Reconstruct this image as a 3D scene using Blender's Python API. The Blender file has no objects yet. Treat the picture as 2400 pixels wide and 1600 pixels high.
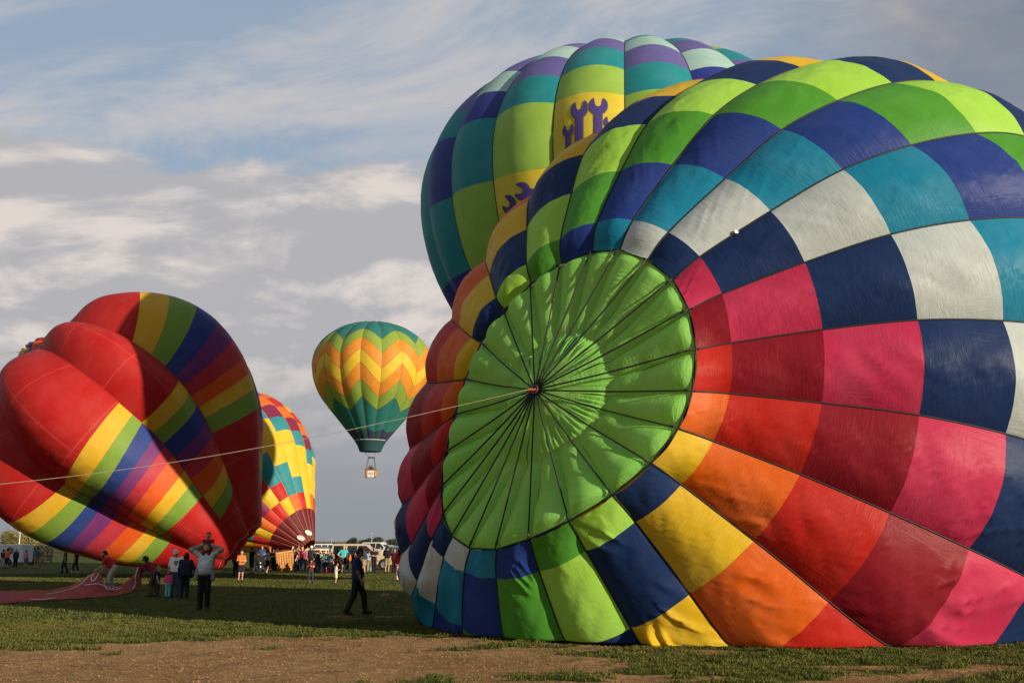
import bpy, math, random
import numpy as np
from mathutils import Vector
random.seed(7); RNG = np.random.default_rng(7)
R = math.radians
scene = bpy.context.scene
COL = scene.collection

# ------------------------------------------------------------------ camera
CAM_H = 1.8
PITCH = math.atan((1273 - 800) / 2333.33)
cam_data = bpy.data.cameras.new('camera')
cam_data.lens = 35.0; cam_data.sensor_width = 36.0
cam_data.clip_start = 0.1; cam_data.clip_end = 20000
cam = bpy.data.objects.new('camera', cam_data); COL.objects.link(cam)
cam.location = (0, 0, CAM_H); cam.rotation_euler = (math.pi / 2 + PITCH, 0, 0)
scene.camera = cam

# ------------------------------------------------------------------ sun, sky, exposure
SUN_AZ = math.degrees(math.atan2(0.79, -0.613))      # clockwise from +Y
SUN_EL = 12.5
SUN_DIR = np.array([math.sin(R(SUN_AZ)) * math.cos(R(SUN_EL)), math.cos(R(SUN_AZ)) * math.cos(R(SUN_EL)), math.sin(R(SUN_EL))])
sun_data = bpy.data.lights.new('sun', 'SUN'); sun_data.energy = 5.0; sun_data.angle = R(0.5)
sun_data.color = (1.0, 0.85, 0.65)
sun = bpy.data.objects.new('sun', sun_data); COL.objects.link(sun)
sun.rotation_euler = Vector(-SUN_DIR).to_track_quat('-Z', 'Y').to_euler()
sun.location = (60, -60, 40)
scene.view_settings.view_transform = 'Standard'
scene.view_settings.look = 'None'
scene.view_settings.exposure = 0.6
scene.view_settings.gamma = 1.0
scene.view_settings.use_curve_mapping = False
scene.render.engine = 'CYCLES'
scene.cycles.max_bounces = 10; scene.cycles.diffuse_bounces = 5; scene.cycles.transmission_bounces = 8
scene.cycles.glossy_bounces = 3
scene.cycles.use_denoising = True
scene.cycles.sample_clamp_indirect = 6

class NT:
    """small helper for node trees"""
    def __init__(s, tree): s.t = tree; s.n = tree.nodes; s.l = tree.links
    def new(s, kind, **kw):
        nd = s.n.new(kind)
        for k, v in kw.items(): setattr(nd, k, v)
        return nd
    def set(s, sock, v):
        if hasattr(v, 'is_output') or isinstance(v, bpy.types.NodeSocket): s.l.new(v, sock)
        else: sock.default_value = v
    def math(s, op, a, b=0.0, c=0.0, clamp=False):
        nd = s.new('ShaderNodeMath', operation=op, use_clamp=clamp)
        for i, v in enumerate((a, b, c)): s.set(nd.inputs[i], v)
        return nd.outputs[0]
    def vmath(s, op, a, b=(0, 0, 0)):
        nd = s.new('ShaderNodeVectorMath', operation=op)
        s.set(nd.inputs[0], a); s.set(nd.inputs[1], b)
        return nd.outputs[0]
    def comb(s, x, y, z=0.0):
        nd = s.new('ShaderNodeCombineXYZ')
        for i, v in enumerate((x, y, z)): s.set(nd.inputs[i], v)
        return nd.outputs[0]
    def noise(s, vec, scale, detail=4, rough=.5, dist=0.0, lac=2.0):
        nd = s.new('ShaderNodeTexNoise')
        if vec is not None: s.l.new(vec, nd.inputs['Vector'])
        nd.inputs['Scale'].default_value = scale; nd.inputs['Detail'].default_value = detail
        nd.inputs['Roughness'].default_value = rough; nd.inputs['Distortion'].default_value = dist
        return nd.outputs[0]
    def smooth(s, v, a, b, lo=0.0, hi=1.0):
        nd = s.new('ShaderNodeMapRange', interpolation_type='SMOOTHSTEP')
        s.set(nd.inputs[0], v); s.set(nd.inputs[1], a); s.set(nd.inputs[2], b)
        nd.inputs[3].default_value = lo; nd.inputs[4].default_value = hi
        return nd.outputs[0]
    def mix(s, f, a, b, mode='MIX'):
        nd = s.new('ShaderNodeMix', data_type='RGBA', blend_type=mode)
        s.set(nd.inputs[0], f)
        for sock, v in ((nd.inputs[6], a), (nd.inputs[7], b)):
            if isinstance(v, tuple): sock.default_value = (*v[:3], 1)
            else: s.l.new(v, sock)
        return nd.outputs[2]

world = bpy.data.worlds.new('World'); scene.world = world; world.use_nodes = True
wt = NT(world.node_tree); wt.n.clear()
sky = wt.new('ShaderNodeTexSky', sky_type='NISHITA')
sky.sun_disc = False; sky.sun_elevation = R(SUN_EL); sky.sun_rotation = R(SUN_AZ)
sky.air_density = 1.0; sky.dust_density = 1.6; sky.ozone_density = 2.0
geo = wt.new('ShaderNodeTexCoord')
sep = wt.new('ShaderNodeSeparateXYZ'); wt.l.new(geo.outputs['Generated'], sep.inputs[0])
dx, dy, dz = sep.outputs
den = wt.math('ADD', wt.math('MAXIMUM', dz, 0.0), 0.42)
px_ = wt.math('DIVIDE', dx, den); py_ = wt.math('DIVIDE', dy, den)
# broad cloud bank: soft billows, a little stretched along the wind
pv = wt.comb(wt.math('MULTIPLY', px_, .95), wt.math('MULTIPLY', py_, 1.35), 9.3)
n1 = wt.noise(pv, 2.5, 14, .57, .35)
n1b = wt.noise(wt.vmath('ADD', pv, (0.02, 0.055, 0.0)), 2.5, 14, .57, .35)
# streaky high cloud
wv = wt.comb(wt.math('ADD', wt.math('MULTIPLY', px_, 1.1), wt.math('MULTIPLY', py_, 1.5)), wt.math('SUBTRACT', wt.math('MULTIPLY', py_, 2.2), wt.math('MULTIPLY', px_, .5)), 4.2)
wisp = wt.noise(wv, 1.9, 12, .62, .5)
bank = wt.smooth(wt.math('ADD', dz, wt.math('MULTIPLY', dx, .06)), 0.395, 0.30, 0.0, 0.25)
cover = wt.smooth(wt.math('ADD', n1, bank), 0.55, 0.64)
wcov = wt.math('MULTIPLY', wt.smooth(wisp, 0.40, 0.64), 0.85)
lit = wt.smooth(wt.math('SUBTRACT', n1, n1b), -0.04, 0.10)
ccol = wt.mix(wt.math('MULTIPLY', lit, wt.smooth(dz, .03, .22)), (2.75, 2.72, 2.86), (4.6, 4.15, 3.85))
skyc = wt.mix(0.82, sky.outputs[0], (1.95, 2.48, 3.18))
b1 = wt.mix(wcov, skyc, (3.55, 3.38, 3.38))
b2 = wt.mix(wt.math('MULTIPLY', cover, 0.95), b1, ccol)
# the storm bank that lies to the right
storm = wt.math('MULTIPLY', wt.smooth(wt.math('ADD', dx, wt.math('MULTIPLY', n1, .30)), 0.30, 0.66), 0.85)
b3 = wt.mix(storm, b2, (1.15, 1.25, 1.58))
hz = wt.smooth(dz, 0.20, 0.0, 0.0, 0.90)
b4 = wt.mix(hz, b3, (1.62, 1.78, 1.95))
bg = wt.new('ShaderNodeBackground'); wt.l.new(b4, bg.inputs[0]); bg.inputs[1].default_value = 0.108
wo = wt.new('ShaderNodeOutputWorld'); wt.l.new(bg.outputs[0], wo.inputs[0])

# ------------------------------------------------------------------ helpers
def at(px, py, z=0.0):
    """world point at height z under a photo pixel (used to work out where a thing stands)"""
    c, s = math.cos(PITCH), math.sin(PITCH)
    x = (px - 1200) / 2333.33; y = -(py - 800) / 2333.33
    d = np.array([x, c - y * s, s + y * c])
    return np.array([0, 0, CAM_H]) + d * (z - CAM_H) / d[2]

def atY(px, py, Y):
    c, s = math.cos(PITCH), math.sin(PITCH)
    x = (px - 1200) / 2333.33; y = -(py - 800) / 2333.33
    d = np.array([x, c - y * s, s + y * c])
    return np.array([0, 0, CAM_H]) + d * Y / d[1]

MATS = {}
def mat(name, color, rough=.7, spec=.3, metal=0.0, noise=0.0, nscale=20, bump=0.0, emis=None):
    if name in MATS: return MATS[name]
    m = bpy.data.materials.new(name); m.use_nodes = True
    t = NT(m.node_tree); b = t.n['Principled BSDF']
    b.inputs['Roughness'].default_value = rough
    b.inputs['Specular IOR Level'].default_value = spec
    b.inputs['Metallic'].default_value = metal
    co = t.new('ShaderNodeTexCoord').outputs['Object']
    if noise:
        f = t.noise(co, nscale, 4)
        t.l.new(t.mix(t.smooth(f, .3, .7), tuple(c * (1 - noise) for c in color), tuple(min(1, c * (1 + noise)) for c in color)), b.inputs['Base Color'])
    else: b.inputs['Base Color'].default_value = (*color, 1)
    if bump:
        bn = t.new('ShaderNodeBump'); bn.inputs['Strength'].default_value = bump; bn.inputs['Distance'].default_value = .02
        t.l.new(t.noise(co, nscale * 1.5, 4), bn.inputs['Height']); t.l.new(bn.outputs[0], b.inputs['Normal'])
    MATS[name] = m
    return m

def fabric(name, color, trans=.40, rough=.44, spec=.10, wr=1.0, seam=0.0):
    """thin coated ripstop nylon: glossy on top, lets light through, finely wrinkled along the gore"""
    if name in MATS: return MATS[name]
    m = bpy.data.materials.new(name); m.use_nodes = True
    t = NT(m.node_tree); b = t.n['Principled BSDF']; out = t.n['Material Output']
    uv = t.new('ShaderNodeUVMap', uv_map='metres').outputs[0]
    uv2 = t.new('ShaderNodeUVMap', uv_map='panel').outputs[0]
    s = t.new('ShaderNodeSeparateXYZ'); t.l.new(uv, s.inputs[0]); U, V, _ = s.outputs
    s2 = t.new('ShaderNodeSeparateXYZ'); t.l.new(uv2, s2.inputs[0])
    edge = t.math('ABSOLUTE', t.math('SUBTRACT', s2.outputs[0], .5))
    edgem = t.smooth(edge, .18, .5, .30, 1.0)
    patch = t.smooth(t.noise(uv, .8, 2), .42, .66, .06, 1.0)
    w1 = t.noise(t.comb(t.math('MULTIPLY', U, 17), t.math('ADD', t.math('MULTIPLY', V, 2.6), t.math('MULTIPLY', U, 2.0)), 1.7), 1.0, 3, .55, .6)
    w2 = t.noise(t.comb(t.math('ADD', t.math('MULTIPLY', U, 4), t.math('MULTIPLY', V, 3)), t.math('MULTIPLY', V, 15), 6.1), 1.0, 3, .55, .8)
    w3 = t.noise(uv, 34, 2, .5)
    h = t.math('ADD', t.math('MULTIPLY', w1, t.math('MULTIPLY', edgem, patch)), t.math('MULTIPLY', w2, t.math('MULTIPLY', t.math('SUBTRACT', 1.15, patch), .55)))
    h = t.math('ADD', h, t.math('MULTIPLY', w3, .10))
    bn = t.new('ShaderNodeBump'); bn.inputs['Strength'].default_value = .5 * wr; bn.inputs['Distance'].default_value = .05 * wr
    t.l.new(h, bn.inputs['Height'])
    fade = t.smooth(t.noise(uv, .9, 4, .6), .3, .72)
    lum = sum(color) / 3
    pale = tuple(c * .90 + lum * .10 for c in color)
    scuff = t.smooth(t.noise(uv, 6.5, 5, .7), .63, .80, 0.0, .22)
    colr = t.mix(scuff, t.mix(fade, tuple(c * .93 for c in color), tuple(min(1, c * 1.06) for c in pale)), tuple(c * .6 for c in color))
    if seam:
        ln = t.math('MAXIMUM', t.smooth(edge, .012, .004), t.smooth(t.math('ABSOLUTE', t.math('SUBTRACT', t.math('FRACT', t.math('MULTIPLY', V, .33)), .5)), .014, .005))
        colr = t.mix(t.math('MULTIPLY', ln, seam), colr, tuple(min(1, c * 1.5 + .10) for c in color))
    t.l.new(colr, b.inputs['Base Color']); t.l.new(bn.outputs[0], b.inputs['Normal'])
    b.inputs['Roughness'].default_value = rough; b.inputs['Specular IOR Level'].default_value = spec
    tr = t.new('ShaderNodeBsdfTranslucent'); t.l.new(colr, tr.inputs[0]); t.l.new(bn.outputs[0], tr.inputs[1])
    ms = t.new('ShaderNodeMixShader'); ms.inputs[0].default_value = trans
    t.l.new(b.outputs[0], ms.inputs[1]); t.l.new(tr.outputs[0], ms.inputs[2]); t.l.new(ms.outputs[0], out.inputs[0])
    MATS[name] = m
    return m

def tag(o, label=None, cat=None, group=None, kind=None):
    if label: o['label'] = label
    if cat: o['category'] = cat
    if group: o['group'] = group
    if kind: o['kind'] = kind
    return o

def thing(name, label, cat, loc=(0, 0, 0), rz=0.0, group=None):
    o = bpy.data.objects.new(name, None); COL.objects.link(o)
    o.empty_display_size = .2
    o.location = tuple(float(v) for v in loc); o.rotation_euler = (0, 0, rz)
    return tag(o, label, cat, group)

def link(name, me, parent=None):
    o = bpy.data.objects.new(name, me); COL.objects.link(o)
    if parent is not None: o.parent = parent
    return o

def mesh(name, v, f, m=None, smooth=True, uvs=None, normals=None):
    me = bpy.data.meshes.new(name)
    v = np.asarray(v, np.float32)
    if isinstance(f, np.ndarray):
        n, k = f.shape
        me.vertices.add(len(v)); me.vertices.foreach_set('co', v.ravel())
        me.loops.add(n * k); me.loops.foreach_set('vertex_index', f.ravel().astype(np.int32))
        me.polygons.add(n); me.polygons.foreach_set('loop_start', np.arange(0, n * k, k, dtype=np.int32))
        me.update(calc_edges=True)
    else:
        me.from_pydata([tuple(map(float, p)) for p in v], [], f)
    if m is not None:
        for mm in (m if isinstance(m, (list, tuple)) else [m]): me.materials.append(mm)
    if smooth is True: me.polygons.foreach_set('use_smooth', np.ones(len(me.polygons), bool))
    if uvs:
        li = np.empty(len(me.loops), np.int32); me.loops.foreach_get('vertex_index', li)
        for nm, uv in uvs.items():
            lay = me.uv_layers.new(name=nm); lay.data.foreach_set('uv', np.asarray(uv, np.float32)[li].ravel())
    me.update()
    if normals is not None: me.normals_split_custom_set_from_vertices(np.asarray(normals, np.float32).tolist())
    return me

def gridfaces(n, m, wrap=False):
    """n x m vertices, row-major"""
    i = np.arange(n - 1)[:, None]; jn = m if wrap else m - 1; j = np.arange(jn)[None, :]; j2 = (j + 1) % m
    return np.stack([i * m + j, (i + 1) * m + j, (i + 1) * m + j2, i * m + j2], -1).reshape(-1, 4).astype(np.int32)

class MB:
    """collects simple shapes into one mesh"""
    def __init__(s): s.v = []; s.f = []
    def add(s, v, f):
        o = len(s.v); s.v += [tuple(map(float, p)) for p in v]; s.f += [tuple(int(i) + o for i in q) for q in f]; return s
    def box(s, c, d, rz=0.0, bev=0.0):
        cx, cy, cz = c; x, y, z = d[0] / 2, d[1] / 2, d[2] / 2
        if bev:
            b = bev; pts = []
            for sz, k in ((-z, b), (-z + b, 0), (z - b, 0), (z, b)):
                xx, yy = x - k, y - k
                pts += [(xx, yy - b, sz), (xx - b, yy, sz), (-xx + b, yy, sz), (-xx, yy - b, sz), (-xx, -yy + b, sz), (-xx + b, -yy, sz), (xx - b, -yy, sz), (xx, -yy + b, sz)]
            f = [tuple(range(7, -1, -1)), tuple(range(24, 32))]
            for r in range(3):
                for k in range(8): f.append((r * 8 + k, r * 8 + (k + 1) % 8, r * 8 + 8 + (k + 1) % 8, r * 8 + 8 + k))
        else:
            pts = [(-x, -y, -z), (x, -y, -z), (x, y, -z), (-x, y, -z), (-x, -y, z), (x, -y, z), (x, y, z), (-x, y, z)]
            f = [(3, 2, 1, 0), (4, 5, 6, 7), (0, 1, 5, 4), (1, 2, 6, 5), (2, 3, 7, 6), (3, 0, 4, 7)]
        ca, sa = math.cos(rz), math.sin(rz)
        return s.add([(cx + a * ca - b_ * sa, cy + a * sa + b_ * ca, cz + c_) for a, b_, c_ in pts], f)
    def tube(s, pts, r, n=6, cap=True):
        pts = np.asarray(pts, float); k = len(pts); r = np.broadcast_to(r, (k,))
        tg = np.gradient(pts, axis=0); tg /= np.linalg.norm(tg, axis=1)[:, None] + 1e-9
        ref = np.array([0, 0, 1.]) if abs(tg[:, 2]).mean() < .85 else np.array([1., 0, 0])
        a = np.cross(tg, ref); a /= np.linalg.norm(a, axis=1)[:, None] + 1e-9; b = np.cross(a, tg)
        an = np.linspace(0, 2 * np.pi, n, endpoint=False)
        v = pts[:, None] + (np.cos(an)[None, :, None] * a[:, None] + np.sin(an)[None, :, None] * b[:, None]) * r[:, None, None]
        f = gridfaces(k, n, True).tolist()
        if cap: f += [tuple(range(n)), tuple(range(k * n - 1, (k - 1) * n - 1, -1))]
        return s.add(v.reshape(-1, 3), f)
    def prism(s, poly, y0, y1, shrink=None):
        """polygon in x,z pushed along y; shrink scales the far ends for a tumblehome"""
        n = len(poly)
        v = [(x, y0, z) for x, z in poly] + [(x, y1, z) for x, z in poly]
        f = [tuple(range(n)), tuple(range(2 * n - 1, n - 1, -1))] + [(i, i + n, (i + 1) % n + n, (i + 1) % n) for i in range(n)]
        return s.add(v, f)
    def lathe(s, prof, n=16, axis='z', c=(0, 0, 0)):
        an = np.linspace(0, 2 * np.pi, n, endpoint=False); prof = np.asarray(prof, float)
        x = prof[:, 0][:, None] * np.cos(an); y = prof[:, 0][:, None] * np.sin(an); z = np.repeat(prof[:, 1][:, None], n, 1)
        v = {'z': (x, y, z), 'y': (x, z, y), 'x': (z, x, y)}[axis]
        v = np.stack(v, -1).reshape(-1, 3) + np.array(c)
        return s.add(v, gridfaces(len(prof), n, True).tolist())
    def build(s, name, m, parent=None, smooth=False):
        return link(name, mesh(name, s.v, s.f, m, smooth), parent)

def vnoise(x, y, seed=0):
    """value noise in numpy"""
    xi = np.floor(x).astype(np.int64); yi = np.floor(y).astype(np.int64); fx = x - xi; fy = y - yi
    fx = fx * fx * (3 - 2 * fx); fy = fy * fy * (3 - 2 * fy)
    def h(a, b):
        n = (a * 374761393 + b * 668265263 + seed * 144269) & 0x7fffffff
        n = ((n ^ (n >> 13)) * 1274126177) & 0x7fffffff
        return ((n ^ (n >> 16)) & 0xffff) / 65535.0
    return (h(xi, yi) * (1 - fx) + h(xi + 1, yi) * fx) * (1 - fy) + (h(xi, yi + 1) * (1 - fx) + h(xi + 1, yi + 1) * fx) * fy
def fbm(x, y, seed=0, o=4):
    s = 0; a = .5
    for k in range(o): s = s + a * vnoise(x * 2 ** k, y * 2 ** k, seed + k); a *= .5
    return s / (1 - .5 ** o)
def sstep(x, a, b):
    t = np.clip((x - a) / (b - a), 0, 1); return t * t * (3 - 2 * t)

# ------------------------------------------------------------------ ground
def dirt_mask(x, y):
    """1 where the turf is worn to bare earth"""
    n = fbm(x * .55, y * .9, 3, 5)
    f = fbm(x * 2.1, y * 3.2, 11, 4)
    edge = 20.6 - .30 * np.maximum(x + 2, 0) - 2.2 * sstep(-x, 3.0, 11.0)     # far limit of the worn strip
    near = 12.6 + .10 * x + 2.6 * sstep(fbm(x * .35 + 7, y * 0 + 3, 19, 2), .55, .75)
    band = sstep(edge - y, -1.0, .9) * sstep(y - near, -1.6, .8)
    right = sstep(x, -.5, 3.0)
    lev = .345 * band * (1 - .95 * right) + .10 * sstep(17.5 - y, 0, 3) + .04
    lev = lev - .16 * sstep(fbm(x * .9 + 40, y * 1.6, 57, 3), .56, .70)
    left = sstep(-x, 5.2, 9.0) * sstep(y, 15.8, 17.5)
    lev = lev - .22 * left
    return sstep(n * .58 + f * .42 + lev, .57, .75)

def nonuniform(lo, hi, step0, core_lo, core_hi, growth):
    xs = list(np.arange(core_lo, core_hi + 1e-6, step0)); s = step0
    while xs[-1] < hi: s *= growth; xs.append(xs[-1] + s)
    s = step0
    while xs[0] > lo: s *= growth; xs.insert(0, xs[0] - s)
    return np.array(xs)
gx = nonuniform(-6000, 6000, .11, -14, 14, 1.13); gy = nonuniform(-400, 9000, .10, 11.5, 24, 1.11)
GX, GY = np.meshgrid(gx, gy)
dm = dirt_mask(GX, GY) * (GY < 40)
near = (1 - sstep(np.hypot(GX, GY - 15), 26, 40))
GZ = near * ((fbm(GX * 1.7, GY * 1.7, 21, 4) - .5) * .05 - .015 - .02 * dm)
gv = np.stack([GX, GY, GZ], -1).reshape(-1, 3)
gme = mesh('ground', gv, gridfaces(len(gy), len(gx))[:, ::-1].copy())
att = gme.attributes.new('dirt', 'FLOAT', 'POINT'); att.data.foreach_set('value', dm.ravel().astype(np.float32))
gm = bpy.data.materials.new('turf_and_earth'); gm.use_nodes = True
t = NT(gm.node_tree); b = t.n['Principled BSDF']
co = t.new('ShaderNodeTexCoord').outputs['Object']
da = t.new('ShaderNodeAttribute', attribute_name='dirt').outputs['Fac']
g1 = t.noise(co, .35, 5, .6); g2 = t.noise(co, 6.0, 5, .65); g3 = t.noise(co, 60, 3, .6)
mo = t.noise(t.vmath('MULTIPLY', co, (.09, .5, 1)), 1.0, 4, .55)
grass = t.mix(t.smooth(g1, .35, .68), (.042, .062, .010), (.088, .092, .018))
grass = t.mix(t.math('MULTIPLY', t.smooth(t.noise(co, .16, 5, .65), .50, .66), .7), grass, (.115, .098, .030))
grass = t.mix(t.smooth(mo, .42, .62), grass, (.066, .084, .014))
grass = t.mix(t.math('MULTIPLY', t.smooth(g2, .40, .72), .65), grass, (.035, .055, .010))
grass = t.mix(t.math('MULTIPLY', t.smooth(g3, .5, .8), .4), grass, (.17, .16, .05))
earth = t.mix(t.smooth(t.math('ADD', t.math('MULTIPLY', g2, .6), t.math('MULTIPLY', g1, .4)), .38, .62), (.29, .152, .062), (.47, .285, .135))
earth = t.mix(t.math('MULTIPLY', t.smooth(t.noise(co, 1.1, 6, .7, .8), .50, .64), .55), earth, (.17, .10, .05))
earth = t.mix(t.smooth(g3, .56, .75), earth, (.15, .085, .040))
earth = t.mix(t.math('MULTIPLY', t.smooth(t.noise(co, 14, 3), .62, .72), .6), earth, (.46, .34, .20))
dmask = t.smooth(t.math('ADD', da, t.math('MULTIPLY', t.math('SUBTRACT', g2, .5), .8)), .3, .65)
t.l.new(t.mix(dmask, grass, earth), b.inputs['Base Color'])
b.inputs['Roughness'].default_value = .95; b.inputs['Specular IOR Level'].default_value = .1
bn = t.new('ShaderNodeBump'); bn.inputs['Strength'].default_value = 1.0; bn.inputs['Distance'].default_value = .07
t.l.new(t.math('ADD', g3, t.math('MULTIPLY', g2, 1.4)), bn.inputs['Height']); t.l.new(bn.outputs[0], b.inputs['Normal'])
gme.materials.append(gm)
ground = tag(link('ground', gme), kind='structure')

def blades(n, x0, x1, y0, y1, h0, h1, w0, w1, seed, thin=None):
    r = np.random.default_rng(seed)
    y = np.sqrt(r.uniform(y0 ** 2, y1 ** 2, n)); x = r.uniform(-1, 1, n) * (.60 * y + 3.0)
    d = dirt_mask(x, y); clump = fbm(x * 1.3, y * 1.3, 77, 3)
    tuft = fbm(x * 5.5, y * 5.5, 91, 2)
    keep = r.uniform(0, 1, n) > np.clip(d * 1.02 + .45 * (1 - sstep(tuft, .35, .6)) * (y < 26), 0, .990)
    x, y, clump, tuft, d = x[keep], y[keep], clump[keep], tuft[keep], d[keep]; n = len(x)
    h = r.uniform(h0, h1, n) * (.45 + 1.1 * sstep(tuft, .3, .7)) * (1 - .25 * d) * (.7 + .6 * clump); w = r.uniform(w0, w1, n)
    a = r.uniform(0, 2 * np.pi, n); lean = r.uniform(.15, .9, n) * h; la = r.uniform(0, 2 * np.pi, n)
    z = np.full(n, -.03)
    bx, by = np.cos(a) * w / 2, np.sin(a) * w / 2; lx, ly = np.cos(la) * lean, np.sin(la) * lean
    v = np.stack([np.stack([x - bx, y - by, z], -1), np.stack([x + bx, y + by, z], -1),
                  np.stack([x + bx * .7 + lx * .35, y + by * .7 + ly * .35, z + .03 + h * .6], -1), np.stack([x + lx, y + ly, z + .03 + h * (1 - .3 * lean / h)], -1)], 1)
    o = np.arange(n)[:, None] * 4
    f = np.concatenate([o + np.array([[0, 1, 2]]), o + np.array([[0, 2, 3]])]).astype(np.int32)
    return v.reshape(-1, 3), f
gmat = bpy.data.materials.new('grass_blades'); gmat.use_nodes = True
t = NT(gmat.node_tree); b = t.n['Principled BSDF']; out = t.n['Material Output']
co = t.new('ShaderNodeTexCoord').outputs['Object']
c1 = t.mix(t.smooth(t.noise(co, .8, 4), .35, .65), (.050, .078, .010), (.095, .108, .018))
c1 = t.mix(t.math('MULTIPLY', t.smooth(t.noise(co, .16, 5, .65), .50, .66), .75), c1, (.135, .115, .032))
c1 = t.mix(t.math('MULTIPLY', t.smooth(t.noise(co, 23, 2), .48, .70), .8), c1, (.20, .165, .05))
t.l.new(c1, b.inputs['Base Color']); b.inputs['Roughness'].default_value = .6; b.inputs['Specular IOR Level'].default_value = .2
tr = t.new('ShaderNodeBsdfTranslucent'); t.l.new(c1, tr.inputs[0])
ms = t.new('ShaderNodeMixShader'); ms.inputs[0].default_value = .35
t.l.new(b.outputs[0], ms.inputs[1]); t.l.new(tr.outputs[0], ms.inputs[2]); t.l.new(ms.outputs[0], out.inputs[0])
v1, f1 = blades(620000, -12, 12, 11.5, 24.5, .014, .050, .004, .009, 1)
v2, f2 = blades(250000, -40, 40, 24.5, 62, .02, .052, .018, .032, 2)
gob = link('grass', mesh('grass', np.concatenate([v1, v2]), np.concatenate([f1, f2 + len(v1)]), gmat, smooth=False))
tag(gob, kind='stuff')

# loose clods and small stones on the worn strip
r = np.random.default_rng(31); n = 26000
y = np.sqrt(r.uniform(11.5 ** 2, 24 ** 2, n)); x = r.uniform(-1, 1, n) * (.535 * y + 1)
k = dirt_mask(x, y) > .55; x, y = x[k], y[k]; n = len(x); s = r.uniform(.006, .022, n) * r.uniform(.4, 1, n)
tet = np.array([(1, 0, -.3), (-.5, .87, -.3), (-.5, -.87, -.3), (0, 0, .8)]); an_ = r.uniform(0, 6.28, n)
rx = tet[None, :, 0] * np.cos(an_)[:, None] - tet[None, :, 1] * np.sin(an_)[:, None]; ry = tet[None, :, 0] * np.sin(an_)[:, None] + tet[None, :, 1] * np.cos(an_)[:, None]
v = np.stack([x[:, None] + rx * s[:, None], y[:, None] + ry * s[:, None] * 1.3, -.028 + (fbm(x * 1.7, y * 1.7, 21, 4) - .5)[:, None] * .05 + (tet[None, :, 2] + .5) * s[:, None]], -1).reshape(-1, 3)
f = (np.arange(n)[:, None, None] * 4 + np.array([[0, 1, 3], [1, 2, 3], [2, 0, 3]])[None]).reshape(-1, 3).astype(np.int32)
tag(link('clods', mesh('clods', v, f, mat('clod_earth', (.30, .18, .085), .95, .1, noise=.4, nscale=3), False)), kind='stuff')
# ------------------------------------------------------------------ balloons
def catmull(P, s):
    """P (n,3) nodes at integer s -> positions"""
    n = len(P); s = np.clip(s, 0, n - 1 - 1e-6); k = np.floor(s).astype(int); t = (s - k)[..., None]
    p1 = P[k]; p2 = P[k + 1]; p0 = P[np.maximum(k - 1, 0)]; p3 = P[np.minimum(k + 2, n - 1)]
    p0 = np.where((k == 0)[..., None], 2 * p1 - p2, p0); p3 = np.where((k + 2 > n - 1)[..., None], 2 * p2 - p1, p3)
    return .5 * ((2 * p1) + (-p0 + p2) * t + (2 * p0 - 5 * p1 + 4 * p2 - p3) * t * t + (-p0 + 3 * p1 - 3 * p2 + p3) * t ** 3)

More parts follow.
